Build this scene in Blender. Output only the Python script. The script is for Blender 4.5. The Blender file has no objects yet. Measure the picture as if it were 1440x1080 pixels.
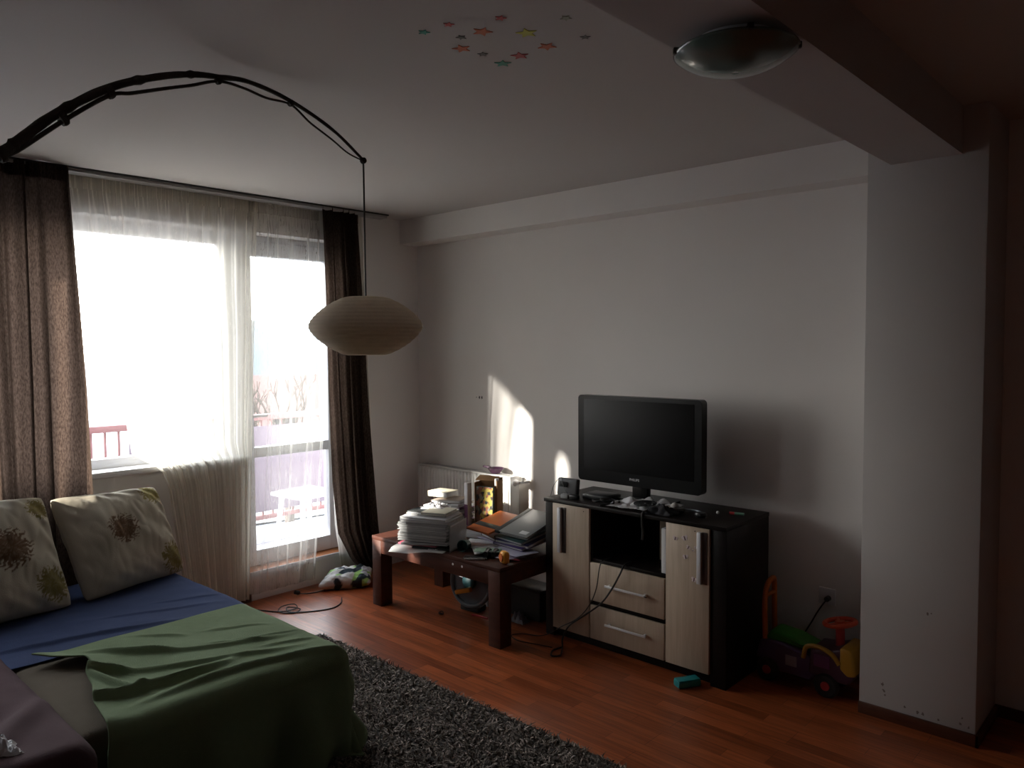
import bpy, bmesh, math, random
import numpy as np
from mathutils import Vector, Matrix, Euler, noise as mnoise
PI = math.pi
random.seed(7)
C = bpy.context.scene.collection

# ------------------------------------------------------------------ helpers
def lin(c):
    return tuple(((v/12.92) if v <= .04045 else ((v+.055)/1.055)**2.4) for v in c)

def nmat(name):
    m = bpy.data.materials.new(name); m.use_nodes = True
    nt = m.node_tree; nt.nodes.clear()
    out = nt.nodes.new('ShaderNodeOutputMaterial')
    return m, nt, out

def mat(name, col, rough=.6, metal=0, var=.12, scale=8, bump=.0, bscale=60, coat=0, spec=.5, stretch=None, attr=None, transl=0, alpha=1):
    """procedural principled material: base colour varied by noise, optional bump"""
    m, nt, out = nmat(name); N = nt.nodes; L = nt.links
    p = N.new('ShaderNodeBsdfPrincipled')
    p.inputs['Roughness'].default_value = rough; p.inputs['Metallic'].default_value = metal
    p.inputs['Coat Weight'].default_value = coat; p.inputs['Coat Roughness'].default_value = .1
    p.inputs['Specular IOR Level'].default_value = spec
    tc = N.new('ShaderNodeTexCoord'); mp = N.new('ShaderNodeMapping')
    if stretch: mp.inputs['Scale'].default_value = stretch
    L.new(tc.outputs['Object'], mp.inputs['Vector'])
    nz = N.new('ShaderNodeTexNoise'); nz.inputs['Scale'].default_value = scale; nz.inputs['Detail'].default_value = 5
    L.new(mp.outputs[0], nz.inputs['Vector'])
    mx = N.new('ShaderNodeMix'); mx.data_type = 'RGBA'
    mx.inputs[6].default_value = (*[max(0, c*(1-var)) for c in col], 1)
    mx.inputs[7].default_value = (*[min(1, c*(1+var)) for c in col], 1)
    L.new(nz.outputs['Fac'], mx.inputs[0])
    res = mx.outputs[2]
    if attr:
        at = N.new('ShaderNodeVertexColor'); at.layer_name = attr
        mm = N.new('ShaderNodeMix'); mm.data_type = 'RGBA'; mm.blend_type = 'MULTIPLY'; mm.inputs[0].default_value = 1
        L.new(at.outputs[0], mm.inputs[6]); L.new(res, mm.inputs[7]); res = mm.outputs[2]
    L.new(res, p.inputs['Base Color'])
    if bump:
        n2 = N.new('ShaderNodeTexNoise'); n2.inputs['Scale'].default_value = bscale; n2.inputs['Detail'].default_value = 4
        L.new(mp.outputs[0], n2.inputs['Vector'])
        b = N.new('ShaderNodeBump'); b.inputs['Strength'].default_value = bump; b.inputs['Distance'].default_value = .01
        L.new(n2.outputs['Fac'], b.inputs['Height']); L.new(b.outputs[0], p.inputs['Normal'])
    fin = p.outputs[0]
    if transl:
        t = N.new('ShaderNodeBsdfTranslucent'); L.new(res, t.inputs[0])
        ms = N.new('ShaderNodeMixShader'); ms.inputs[0].default_value = transl
        L.new(fin, ms.inputs[1]); L.new(t.outputs[0], ms.inputs[2]); fin = ms.outputs[0]
    if alpha < 1:
        t = N.new('ShaderNodeBsdfTransparent')
        ms = N.new('ShaderNodeMixShader'); ms.inputs[0].default_value = alpha
        L.new(t.outputs[0], ms.inputs[1]); L.new(fin, ms.inputs[2]); fin = ms.outputs[0]
    L.new(fin, out.inputs[0])
    return m

def wood_mat(name, c1, c2, rough=.35, scale=(1, 8, 8), nscale=4, coat=0, spec=.5):
    m, nt, out = nmat(name); N = nt.nodes; L = nt.links
    p = N.new('ShaderNodeBsdfPrincipled'); p.inputs['Roughness'].default_value = rough
    p.inputs['Coat Weight'].default_value = coat; p.inputs['Specular IOR Level'].default_value = spec
    tc = N.new('ShaderNodeTexCoord'); mp = N.new('ShaderNodeMapping'); mp.inputs['Scale'].default_value = scale
    L.new(tc.outputs['Object'], mp.inputs['Vector'])
    nz = N.new('ShaderNodeTexNoise'); nz.inputs['Scale'].default_value = nscale; nz.inputs['Detail'].default_value = 8; nz.inputs['Distortion'].default_value = .6
    L.new(mp.outputs[0], nz.inputs['Vector'])
    cr = N.new('ShaderNodeValToRGB'); cr.color_ramp.elements[0].position = .3; cr.color_ramp.elements[1].position = .7
    cr.color_ramp.elements[0].color = (*c1, 1); cr.color_ramp.elements[1].color = (*c2, 1)
    L.new(nz.outputs['Fac'], cr.inputs[0]); L.new(cr.outputs[0], p.inputs['Base Color'])
    b = N.new('ShaderNodeBump'); b.inputs['Strength'].default_value = .08; b.inputs['Distance'].default_value = .002
    L.new(nz.outputs['Fac'], b.inputs['Height']); L.new(b.outputs[0], p.inputs['Normal'])
    L.new(p.outputs[0], out.inputs[0])
    return m

class MB:
    """collects geometry, then links it as ONE mesh object"""
    def __init__(s): s.v = []; s.f = []; s.c = []; s.sm = []
    def add(s, vs, fs, smooth=True, M=None, col=None):
        o = len(s.v)
        for i, v in enumerate(vs):
            v = Vector(v)
            if M is not None: v = M @ v
            s.v.append(tuple(v))
            s.c.append((col[i] if isinstance(col, list) else col) or (1, 1, 1))
        for f in fs: s.f.append(tuple(i+o for i in f)); s.sm.append(smooth)
        return s
    def box(s, c, d, rot=(0, 0, 0), bev=.004, col=None, seg=2):
        bm = bmesh.new(); bmesh.ops.create_cube(bm, size=1)
        bmesh.ops.scale(bm, vec=d, verts=bm.verts)
        if bev:
            bev = min(bev, min(d)*.45)
            bmesh.ops.bevel(bm, geom=bm.edges[:], offset=bev, segments=seg, profile=.5, affect='EDGES')
        M = Matrix.Translation(c) @ Euler(rot).to_matrix().to_4x4()
        s.add([v.co[:] for v in bm.verts], [[v.index for v in f.verts] for f in bm.faces], True, M, col); bm.free()
        return s
    def tube(s, pts, r, n=10, cap=True, M=None, closed=False, col=None):
        pts = [Vector(p) for p in pts]; m = len(pts)
        rr = r if isinstance(r, (list, tuple)) else [r]*m
        vs = []; fs = []; prev = None
        for i, p in enumerate(pts):
            if closed: t = pts[(i+1) % m]-pts[i-1]
            else: t = (pts[min(i+1, m-1)]-pts[max(i-1, 0)])
            if t.length < 1e-9: t = Vector((0, 0, 1))
            t.normalize()
            if prev is None: a = Vector((0, 0, 1)) if abs(t.z) < .9 else Vector((1, 0, 0)); u = t.cross(a).normalized()
            else:
                u = prev-t*prev.dot(t)
                u = u.normalized() if u.length > 1e-6 else t.orthogonal().normalized()
            prev = u; w = t.cross(u)
            for k in range(n):
                an = 2*PI*k/n; vs.append(p+(u*math.cos(an)+w*math.sin(an))*rr[i])
        for i in range(m if closed else m-1):
            j = (i+1) % m
            for k in range(n): fs.append((i*n+k, i*n+(k+1) % n, j*n+(k+1) % n, j*n+k))
        if cap and not closed:
            fs.append(tuple(range(n))[::-1]); fs.append(tuple((m-1)*n+k for k in range(n)))
        return s.add(vs, fs, True, M, col)
    def lathe(s, prof, n=40, M=None, cap=False, col=None):
        vs = []; fs = []
        for r, z in prof:
            for k in range(n): a = 2*PI*k/n; vs.append((r*math.cos(a), r*math.sin(a), z))
        for i in range(len(prof)-1):
            for k in range(n): fs.append((i*n+k, i*n+(k+1) % n, (i+1)*n+(k+1) % n, (i+1)*n+k))
        if cap: fs.append(tuple(range(n))[::-1]); fs.append(tuple((len(prof)-1)*n+k for k in range(n)))
        return s.add(vs, fs, True, M, col)
    def prism(s, poly, h, M=None, col=None):
        n = len(poly)
        vs = [(x, y, 0) for x, y in poly]+[(x, y, h) for x, y in poly]
        fs = [tuple(range(n))[::-1], tuple(range(n, 2*n))]+[(i, (i+1) % n, n+(i+1) % n, n+i) for i in range(n)]
        return s.add(vs, fs, False, M, col)
    def grid(s, fn, nu, nv, col=None, smooth=True):
        vs = [fn(i/nu, j/nv) for j in range(nv+1) for i in range(nu+1)]
        cs = [col(i/nu, j/nv) for j in range(nv+1) for i in range(nu+1)] if col else None
        fs = [(j*(nu+1)+i, j*(nu+1)+i+1, (j+1)*(nu+1)+i+1, (j+1)*(nu+1)+i) for j in range(nv) for i in range(nu)]
        return s.add(vs, fs, smooth, None, cs)
    def build(s, name, m, parent=None, off=(0, 0, 0), attr=False, sharp=38, solid=0):
        me = bpy.data.meshes.new(name)
        o3 = Vector(off)
        me.from_pydata([tuple(Vector(v)-o3) for v in s.v], [], s.f)
        me.polygons.foreach_set('use_smooth', s.sm)
        me.update()
        me.set_sharp_from_angle(angle=math.radians(sharp))
        if attr:
            ca = me.color_attributes.new('Col', 'FLOAT_COLOR', 'POINT')
            flat = np.ones((len(s.v), 4), dtype=np.float32); flat[:, :3] = np.array(s.c, dtype=np.float32)
            ca.data.foreach_set('color', flat.ravel())
        me.materials.append(m)
        o = bpy.data.objects.new(name, me); C.objects.link(o)
        if parent is not None: o.parent = parent
        if solid:
            md = o.modifiers.new('thickness', 'SOLIDIFY'); md.thickness = solid; md.offset = 0
        return o

def tag(o, label=None, cat=None, group=None, kind=None):
    if label: o['label'] = label
    if cat: o['category'] = cat
    if group: o['group'] = group
    if kind: o['kind'] = kind
    return o
def thing(name, label, cat, loc=(0, 0, 0), rz=0, group=None):
    o = bpy.data.objects.new(name, None); C.objects.link(o)
    o.location = loc; o.rotation_euler = (0, 0, rz); o.empty_display_size = .05
    return tag(o, label, cat, group)
def solo(name, mb, m, label, cat, loc=(0, 0, 0), rot=(0, 0, 0), group=None, **k):
    o = mb.build(name, m, **k); o.location = loc; o.rotation_euler = rot
    return tag(o, label, cat, group)
def struct(name, mb, m, parent=None, **k):
    o = mb.build(name, m, parent, **k)
    if parent is None: o['kind'] = 'structure'
    return o
def spline(pts, n=8):
    pts = [Vector(p) for p in pts]; out = []
    P = [pts[0]*2-pts[1]]+pts+[pts[-1]*2-pts[-2]]
    for i in range(1, len(P)-2):
        a, b, c, d = P[i-1], P[i], P[i+1], P[i+2]
        for k in range(n):
            t = k/n
            out.append(.5*((2*b)+(c-a)*t+(2*a-5*b+4*c-d)*t*t+(3*b-a-3*c+d)*t**3))
    out.append(pts[-1]); return out
def lerp_tab(tab, x):
    tab = sorted(tab)
    if x <= tab[0][0]: return tab[0][1]
    for (a, p), (b, q) in zip(tab, tab[1:]):
        if x <= b: return p+(q-p)*(x-a)/(b-a)
    return tab[-1][1]
def sstep(a, b, x):
    t = max(0, min(1, (x-a)/(b-a))); return t*t*(3-2*t)
def nz(x, y, z=0): return mnoise.noise(Vector((x, y, z)))

# ------------------------------------------------------------------ dimensions
XW, YW, HC = -4.525, 3.843, 2.56        # window wall, long wall, ceiling
XR, YB = 2.8, -2.8

# ------------------------------------------------------------------ materials
M_wall = mat('wall_paint', (.79, .765, .745), .9, var=.03, scale=3, bump=.05, bscale=90, spec=.15)
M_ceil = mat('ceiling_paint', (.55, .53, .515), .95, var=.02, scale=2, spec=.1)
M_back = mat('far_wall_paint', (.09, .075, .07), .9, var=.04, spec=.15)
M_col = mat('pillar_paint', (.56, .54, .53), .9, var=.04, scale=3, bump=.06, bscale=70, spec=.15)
M_white = mat('white_upvc', (.72, .73, .76), .35, var=.02)
M_sill = mat('white_sill', (.75, .75, .76), .4, var=.02)
M_skirt = wood_mat('baseboard_wood', (.07, .022, .011), (.11, .035, .016), .4, (2, 2, 20))
M_ledge = wood_mat('ledge_wood', (.45, .16, .06), (.55, .22, .09), .35, (8, 1, 8))
M_dwood = wood_mat('dark_red_wood', (.042, .013, .008), (.072, .023, .013), .5, (1, 9, 9), 3, spec=.3)
M_wenge = wood_mat('wenge_laminate', (.005, .0035, .003), (.010, .0065, .0055), .42, (2, 14, 14), 3, spec=.25)
M_oak = wood_mat('pale_oak_laminate', (.43, .34, .25), (.52, .42, .32), .45, (16, 16, 1.2), 3)
M_metal = mat('brushed_metal', (.75, .75, .76), .4, metal=.3, var=.05, stretch=(1, 30, 30))
M_hmetal = mat('satin_handle', (.62, .62, .64), .5, metal=.3, var=.05)
M_black = mat('black_plastic', (.012, .012, .013), .35, var=.1)
M_gloss = mat('gloss_black_bezel', (.004, .004, .0045), .3, var=.05, spec=.3)
M_screen = mat('dark_screen_glass', (.003, .003, .0035), .5, var=.02, spec=.2)
M_green = mat('green_jersey', (.15, .20, .115), .92, var=.10, scale=40, bump=.25, bscale=300, spec=.12)
M_blue = mat('blue_sheet', (.040, .058, .125), .9, var=.08, scale=30, bump=.2, bscale=260, spec=.12)
M_plum = mat('plum_cloth', (.060, .033, .038), .9, var=.12, scale=25, bump=.2, bscale=260, spec=.12)
M_beige = mat('beige_upholstery', (.12, .10, .075), .95, var=.08, scale=20, bump=.3, bscale=300, spec=.1)
M_sofa = mat('dark_sofa_base', (.05, .038, .035), .9, var=.1, spec=.1)
M_cush = mat('printed_cushion_cotton', (1, 1, 1), .9, var=.06, scale=18, bump=.12, bscale=220, spec=.1, attr='Col')
M_print = mat('printed_colour', (1, 1, 1), .55, var=.05, attr='Col')
M_paper = mat('white_paper', (.66, .66, .68), .7, var=.05, spec=.3)
M_sheetst = mat('paper_stack_edges', (.50, .50, .50), .8, var=.45, scale=3, stretch=(1, 1, 90), spec=.2)
M_lilac = mat('lilac_paper', (.42, .38, .52), .7, var=.06)
M_cream = mat('cream_paper', (.62, .58, .45), .7, var=.05)
M_tan = mat('tan_book_cover', (.28, .23, .19), .6, var=.06)
M_bowl = mat('aubergine_plastic', (.07, .022, .06), .4, var=.1)
M_purple = mat('purple_cover', (.14, .035, .12), .45, var=.1)
M_pink = mat('pink_cover', (.42, .08, .12), .5, var=.1)
M_navy = mat('navy_cover', (.03, .03, .10), .45, var=.1)
M_maroon = mat('maroon_cover', (.07, .015, .02), .5, var=.1)
M_orange = mat('orange_card', (.55, .13, .025), .5, var=.06)
M_grey = mat('grey_plastic_cover', (.20, .21, .21), .4, var=.06)
M_dgrey = mat('charcoal_cover', (.03, .035, .036), .5, var=.1)
M_card = mat('brown_cardboard', (.28, .15, .06), .85, var=.08)
M_teal = mat('teal_plastic', (.01, .06, .07), .4, var=.1)
M_turq = mat('turquoise_plastic', (.01, .24, .25), .4, var=.1)
M_yellow = mat('yellow_plastic', (.75, .33, .03), .4, var=.06)
M_redor = mat('red_orange_plastic', (.50, .05, .015), .4, var=.06)
M_orangep = mat('orange_plastic', (.55, .14, .02), .4, var=.06)
M_greenp = mat('green_plastic', (.03, .20, .015), .4, var=.06)
M_greyp = mat('blue_grey_plastic', (.13, .16, .19), .4, var=.08)
M_purpp = mat('purple_plastic', (.09, .05, .13), .4, var=.08)
M_whitep = mat('white_plastic', (.68, .68, .70), .4, var=.03)
M_redp = mat('red_plastic', (.40, .03, .03), .4, var=.05)
M_tyre = mat('black_tyre', (.012, .012, .012), .7, var=.1)
M_rad = mat('radiator_enamel', (.72, .72, .70), .35, var=.02)
M_branch = mat('dark_bark', (.022, .016, .012), .8, var=.3, scale=30, bump=.6, bscale=60)
M_cable = mat('black_cable', (.010, .010, .010), .5, var=.05)
M_rugb = mat('rug_backing', (.05, .045, .043), .95, var=.2)
M_pile = mat('rug_yarn', (1, 1, 1), .9, var=.1, attr='Col', spec=.1)
M_lamp = mat('lamp_paper', (.88, .82, .71), .9, var=.10, scale=26, transl=.45, spec=.1, bump=.3, bscale=90)
M_glassl = mat('frosted_lamp_glass', (.085, .135, .122), .25, var=.18, scale=9, coat=.6)
M_bronze = mat('dark_clip_metal', (.03, .03, .03), .4, metal=.6)

def brown_curtain():
    m, nt, out = nmat('brown_linen_curtain'); N = nt.nodes; L = nt.links
    tc = N.new('ShaderNodeTexCoord'); mp = N.new('ShaderNodeMapping'); mp.inputs['Scale'].default_value = (1, 1, .35)
    L.new(tc.outputs['Object'], mp.inputs['Vector'])
    n1 = N.new('ShaderNodeTexNoise'); n1.inputs['Scale'].default_value = 160; n1.inputs['Detail'].default_value = 6
    L.new(mp.outputs[0], n1.inputs['Vector'])
    cr = N.new('ShaderNodeValToRGB'); cr.color_ramp.elements[0].position = .35; cr.color_ramp.elements[1].position = .68
    cr.color_ramp.elements[0].color = (.034, .025, .021, 1); cr.color_ramp.elements[1].color = (.078, .060, .050, 1)
    L.new(n1.outputs['Fac'], cr.inputs[0])
    d = N.new('ShaderNodeBsdfDiffuse'); t = N.new('ShaderNodeBsdfTranslucent')
    mul = N.new('ShaderNodeMix'); mul.data_type = 'RGBA'; mul.blend_type = 'MULTIPLY'; mul.inputs[0].default_value = 1
    L.new(cr.outputs[0], mul.inputs[6]); mul.inputs[7].default_value = (1.25, 1.12, 1.02, 1)
    L.new(cr.outputs[0], d.inputs[0]); L.new(mul.outputs[2], t.inputs[0])
    ms = N.new('ShaderNodeMixShader'); ms.inputs[0].default_value = .45
    L.new(d.outputs[0], ms.inputs[1]); L.new(t.outputs[0], ms.inputs[2]); L.new(ms.outputs[0], out.inputs[0])
    return m
M_curt = brown_curtain()

def sheer_mat(SHEER_T, name):
    m, nt, out = nmat(name); N = nt.nodes; L = nt.links
    tc = N.new('ShaderNodeTexCoord')
    mp = N.new('ShaderNodeMapping'); mp.inputs['Scale'].default_value = (1, 16, 1.2); L.new(tc.outputs['Object'], mp.inputs['Vector'])
    tw = N.new('ShaderNodeTexNoise'); tw.inputs['Scale'].default_value = 2.0; tw.inputs['Detail'].default_value = 4; tw.inputs['Distortion'].default_value = 1.4
    L.new(mp.outputs[0], tw.inputs['Vector'])
    r = N.new('ShaderNodeValToRGB')                       # thin embroidered twig lines
    e = r.color_ramp.elements; e[0].position = .490; e[0].color = (0, 0, 0, 1); e[1].position = .503; e[1].color = (1, 1, 1, 1)
    k = e.new(.516); k.color = (0, 0, 0, 1)
    L.new(tw.outputs['Fac'], r.inputs[0])
    ge = N.new('ShaderNodeNewGeometry'); vd = N.new('ShaderNodeVectorMath'); vd.operation = 'DOT_PRODUCT'
    L.new(ge.outputs['Normal'], vd.inputs[0]); L.new(ge.outputs['Incoming'], vd.inputs[1])
    def M(op, x, y):
        n_ = N.new('ShaderNodeMath'); n_.operation = op
        for i, v_ in enumerate((x, y)):
            if v_ is None: continue
            if isinstance(v_, (int, float)): n_.inputs[i].default_value = v_
            else: L.new(v_, n_.inputs[i])
        return n_.outputs[0]
    co_ = M('MAXIMUM', M('ABSOLUTE', vd.outputs['Value'], None), .10)
    op_ = M('SUBTRACT', 1.0, M('POWER', SHEER_T, M('DIVIDE', 1.0, co_)))     # a woven layer passes less light the more obliquely it is crossed
    b = N.new('ShaderNodeMath'); b.operation = 'MULTIPLY_ADD'; b.inputs[1].default_value = .12; b.use_clamp = True
    L.new(r.outputs[0], b.inputs[0]); L.new(op_, b.inputs[2])
    d = N.new('ShaderNodeBsdfDiffuse'); d.inputs[0].default_value = (.86, .83, .75, 1)
    t = N.new('ShaderNodeBsdfTranslucent'); t.inputs[0].default_value = (.86, .83, .75, 1)
    ms = N.new('ShaderNodeMixShader'); ms.inputs[0].default_value = .6
    L.new(d.outputs[0], ms.inputs[1]); L.new(t.outputs[0], ms.inputs[2])
    tr = N.new('ShaderNodeBsdfTransparent'); tr.inputs[0].default_value = (.97, .97, .96, 1)
    m2 = N.new('ShaderNodeMixShader'); L.new(b.outputs[0], m2.inputs[0])
    L.new(tr.outputs[0], m2.inputs[1]); L.new(ms.outputs[0], m2.inputs[2]); L.new(m2.outputs[0], out.inputs[0])
    return m
M_sheer = sheer_mat(.42, 'sheer_voile'); M_sheer2 = sheer_mat(.79, 'thin_sheer_voile')

def glass_mat(name, tint=(.96, .97, .97), refl=.5):
    m, nt, out = nmat(name); N = nt.nodes; L = nt.links
    fr = N.new('ShaderNodeFresnel'); fr.inputs[0].default_value = 1.45
    mu = N.new('ShaderNodeMath'); mu.operation = 'MULTIPLY'; mu.inputs[1].default_value = refl; L.new(fr.outputs[0], mu.inputs[0])
    tr = N.new('ShaderNodeBsdfTransparent'); tr.inputs[0].default_value = (*tint, 1)
    g = N.new('ShaderNodeBsdfGlossy'); g.inputs['Roughness'].default_value = .03
    ms = N.new('ShaderNodeMixShader'); L.new(mu.outputs[0], ms.inputs[0]); L.new(tr.outputs[0], ms.inputs[1]); L.new(g.outputs[0], ms.inputs[2])
    L.new(ms.outputs[0], out.inputs[0]); return m
M_glass = glass_mat('window_glass')
M_milk = mat('milky_plastic_film', (.62, .63, .63), .35, var=.05, alpha=.5)
M_film = glass_mat('clear_plastic_film', (.80, .82, .82), 1.0)

def floor_mat():
    m, nt, out = nmat('laminate_floor'); N = nt.nodes; L = nt.links
    p = N.new('ShaderNodeBsdfPrincipled'); p.inputs['Roughness'].default_value = .33; p.inputs['Specular IOR Level'].default_value = .5
    tc = N.new('ShaderNodeTexCoord')
    br = N.new('ShaderNodeTexBrick'); br.inputs['Scale'].default_value = 1; br.inputs['Brick Width'].default_value = .42; br.inputs['Row Height'].default_value = .065
    br.inputs['Mortar Size'].default_value = .0009; br.inputs['Mortar Smooth'].default_value = .2; br.inputs['Bias'].default_value = 0
    br.offset = .37; br.offset_frequency = 3
    br.inputs['Color1'].default_value = (.42, .108, .034, 1); br.inputs['Color2'].default_value = (.22, .050, .015, 1); br.inputs['Mortar'].default_value = (.09, .028, .012, 1)
    L.new(tc.outputs['Object'], br.inputs['Vector'])
    mp = N.new('ShaderNodeMapping'); mp.inputs['Scale'].default_value = (1.2, 22, 1); L.new(tc.outputs['Object'], mp.inputs['Vector'])
    n1 = N.new('ShaderNodeTexNoise'); n1.inputs['Scale'].default_value = 3; n1.inputs['Detail'].default_value = 8; n1.inputs['Distortion'].default_value = .5
    L.new(mp.outputs[0], n1.inputs['Vector'])
    cr = N.new('ShaderNodeValToRGB'); cr.color_ramp.elements[0].position = .3; cr.color_ramp.elements[1].position = .7
    cr.color_ramp.elements[0].color = (.62, .58, .55, 1); cr.color_ramp.elements[1].color = (1.15, 1.15, 1.15, 1)
    L.new(n1.outputs['Fac'], cr.inputs[0])
    mm = N.new('ShaderNodeMix'); mm.data_type = 'RGBA'; mm.blend_type = 'MULTIPLY'; mm.inputs[0].default_value = 1
    L.new(br.outputs[0], mm.inputs[6]); L.new(cr.outputs[0], mm.inputs[7]); L.new(mm.outputs[2], p.inputs['Base Color'])
    b = N.new('ShaderNodeBump'); b.inputs['Strength'].default_value = .06; b.inputs['Distance'].default_value = .002
    L.new(n1.outputs['Fac'], b.inputs['Height']); L.new(b.outputs[0], p.inputs['Normal'])
    L.new(p.outputs[0], out.inputs[0]); return m
M_floor = floor_mat()

# ------------------------------------------------------------------ the room
def slab(x0, x1, y0, y1, z0, z1, bev=0): return MB().box(((x0+x1)/2, (y0+y1)/2, (z0+z1)/2), (x1-x0, y1-y0, z1-z0), bev=bev)
T = .30
struct('floor', slab(XW-.02, XR, YB, YW, -.12, 0), M_floor)
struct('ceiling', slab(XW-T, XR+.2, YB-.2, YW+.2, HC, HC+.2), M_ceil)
struct('wall_back', slab(XW-T, XR+.2, YW, YW+.2, -.1, HC), M_wall)
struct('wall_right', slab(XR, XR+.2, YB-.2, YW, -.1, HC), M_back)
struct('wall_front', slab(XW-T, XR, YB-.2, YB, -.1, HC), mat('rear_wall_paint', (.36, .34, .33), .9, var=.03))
w = MB()
YA, YM, YD = -.30, 2.42, 3.22           # window left edge, window/door joint, door right edge
def wb(y0, y1, z0, z1): w.box((XW-T/2, (y0+y1)/2, (z0+z1)/2), (T, y1-y0, z1-z0), bev=0)
wb(YB, YA, -.1, HC); wb(YA, YD, 2.355, HC); wb(YA, YM, -.1, .94); wb(YD, YW, -.1, HC); wb(YM, YD, -.1, .155)
struct('wall_left', w, M_wall)
# soffit along the long wall, beam across the ceiling, pillar
struct('trim_1', slab(XW, -.9, 3.674, YW, 2.385, HC), M_wall)
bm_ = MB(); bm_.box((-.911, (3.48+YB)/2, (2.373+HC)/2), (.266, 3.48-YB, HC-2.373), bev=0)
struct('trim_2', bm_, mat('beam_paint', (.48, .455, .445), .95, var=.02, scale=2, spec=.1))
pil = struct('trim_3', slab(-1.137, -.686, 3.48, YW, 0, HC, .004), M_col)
mk = MB()
for (x, z, s) in ((-1.04, .15, .9), (-1.035, .125, .7), (-1.03, .105, .5), (-.95, .078, .6), (-.90, .072, .7), (-.88, .07, .6), (-.82, .066, .5), (-.74, .075, .5), (-.735, .10, .4), (-.71, .07, .6), (-.87, .50, .5), (-.855, .505, .4)):
    pts = []
    for k in range(9):
        a = 2*PI*k/9; rr = s*.008*(.5+random.random())
        pts.append((rr*math.cos(a), rr*math.sin(a)*1.3))
    mk.prism(pts, .0006, Matrix.Translation((x, 3.4797, z)) @ Matrix.Rotation(PI/2, 4, 'X'))
mk.build('paint_chip', mat('chipped_plaster', (.22, .18, .16), .9), pil)
for nm, a, b in (('baseboard_back', (XW+.0, -1.137), (YW-.013, YW)), ('baseboard_hall', (-.686, XR), (YW-.013, YW)),
                 ('baseboard_pillar', (-1.137, -.673), (3.467, 3.4795))):
    struct(nm, slab(a[0], a[1], b[0], b[1], 0, .05, .002), M_skirt)
struct('baseboard_pillar_side', slab(-.6855, -.673, 3.467, YW-.013, 0, .05, .002), M_skirt)
struct('baseboard_left', slab(XW, XW+.013, YB, YM, 0, .05, .002), M_skirt)
# curtain track on the ceiling
struct('trim_4', MB().box((-4.43, 1.35, HC-.012), (.09, 4.2, .022), bev=.003), mat('track_white', (.33, .32, .31), .5))
struct('trim_5', MB().box((-4.372, 1.35, HC-.004), (.010, 4.2, .010), bev=.001), mat('track_dark', (.012, .01, .01), .6))

# window and balcony door
def frame_rect(mb, x, d, y0, y1, z0, z1, wd, wt=None, wb_=None):
    wt = wt or wd; wb_ = wb_ or wd
    mb.box((x, y0+wd/2, (z0+z1)/2), (d, wd, z1-z0)); mb.box((x, y1-wd/2, (z0+z1)/2), (d, wd, z1-z0))
    mb.box((x, (y0+y1)/2, z1-wt/2), (d, y1-y0-2*wd+.004, wt)); mb.box((x, (y0+y1)/2, z0+wb_/2), (d, y1-y0-2*wd+.004, wb_))
wn = bpy.data.objects.new('window_1', None); C.objects.link(wn); wn['kind'] = 'structure'
f = MB(); frame_rect(f, -4.685, .07, YA, YM-.02, .94, 2.355, .075, .078, .055); f.box((-4.685, .42, 1.64), (.065, .10, 1.3)); f.build('window_frame', M_white, wn)
MB().box((-4.69, (YA+YM)/2, 1.64), (.02, YM-YA-.1, 1.30), bev=0).build('glass_pane', M_glass, wn)
MB().box((-4.570, (YA+YM)/2, .925), (.13, YM-YA, .035), bev=.008).build('window_sill', M_sill, wn)
dr = bpy.data.objects.new('door_1', None); C.objects.link(dr); dr['kind'] = 'structure'
f = MB(); frame_rect(f, -4.695, .07, YM-.02, YD, .16, 2.355, .055, .055, .04); f.build('door_frame', M_white, dr)
f = MB(); frame_rect(f, -4.665, .07, YM+.022, YD-.04, .19, 2.31, .085, .09, .10); f.box((-4.665, 2.81, .935), (.06, .62, .065)); lf = f.build('door_leaf', M_white, dr)
MB().box((-4.665, 2.81, 1.27), (.02, .60, 1.9), bev=0).build('glass_pane', M_glass, lf)
h = MB().box((-4.62, YM+.062, 1.15), (.02, .03, .15), bev=.006); h.tube([(-4.61, YM+.062, 1.18), (-4.575, YM+.062, 1.18), (-4.572, YM+.10, 1.18), (-4.572, YM+.17, 1.18)], .009); h.build('door_handle', M_white, lf)
MB().box((-4.593, 2.82, .175), (.135, .80, .022), bev=.002).build('threshold', M_ledge, dr)
MB().box((-4.522, 2.82, .172), (.010, .80, .030), bev=.003).build('threshold_edging', M_sill, dr)

# ------------------------------------------------------------------ curtains
def curtain(name, x, lft, rgt, ztop, zbot, amp, freq, m, nu, nv, label, cat='curtain', seed=0, ret=0, gather=.0):
    top = thing(name, label, cat, (x, (lerp_tab(lft, ztop)+lerp_tab(rgt, ztop))/2, zbot))
    off = top.location
    def fn(u, v):
        z = ztop+(zbot-ztop)*v
        y = lerp_tab(lft, z)+(lerp_tab(rgt, z)-lerp_tab(lft, z))*u
        ph = u*freq+.9*nz(u*3, v*.6, seed)+seed
        a = amp*(.75+.6*nz(u*5, v*.8, seed+9))
        dx = a*math.sin(2*PI*ph)+a*.35*math.sin(2*PI*ph*2.3+1+v)+a*.4*nz(u*8, v*3, seed+3)
        if gather and v < .05: dx += gather*math.sin(2*PI*freq*4.1*u+2*nz(u*20, v*30, seed))
        y += a*.3*math.cos(2*PI*ph)
        if ret: k_ = sstep(.90, 1, u); dx = dx*(1-k_)+ret*k_
        return (x+dx, y, z)
    MB().grid(fn, nu, nv).build('curtain_fabric', m, top, off=off)
    def hf(u, v):
        p = Vector(fn(u, 0)); q = Vector(fn(u, .012+.02*0))
        return (p.x+.004*math.sin(2*PI*freq*5*u)+.006, p.y, ztop+.012-.075*v)
    MB().grid(hf, nu, 4).build('header_tape', m, top, off=off)
    return top
M_tapeS = M_sheer
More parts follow.
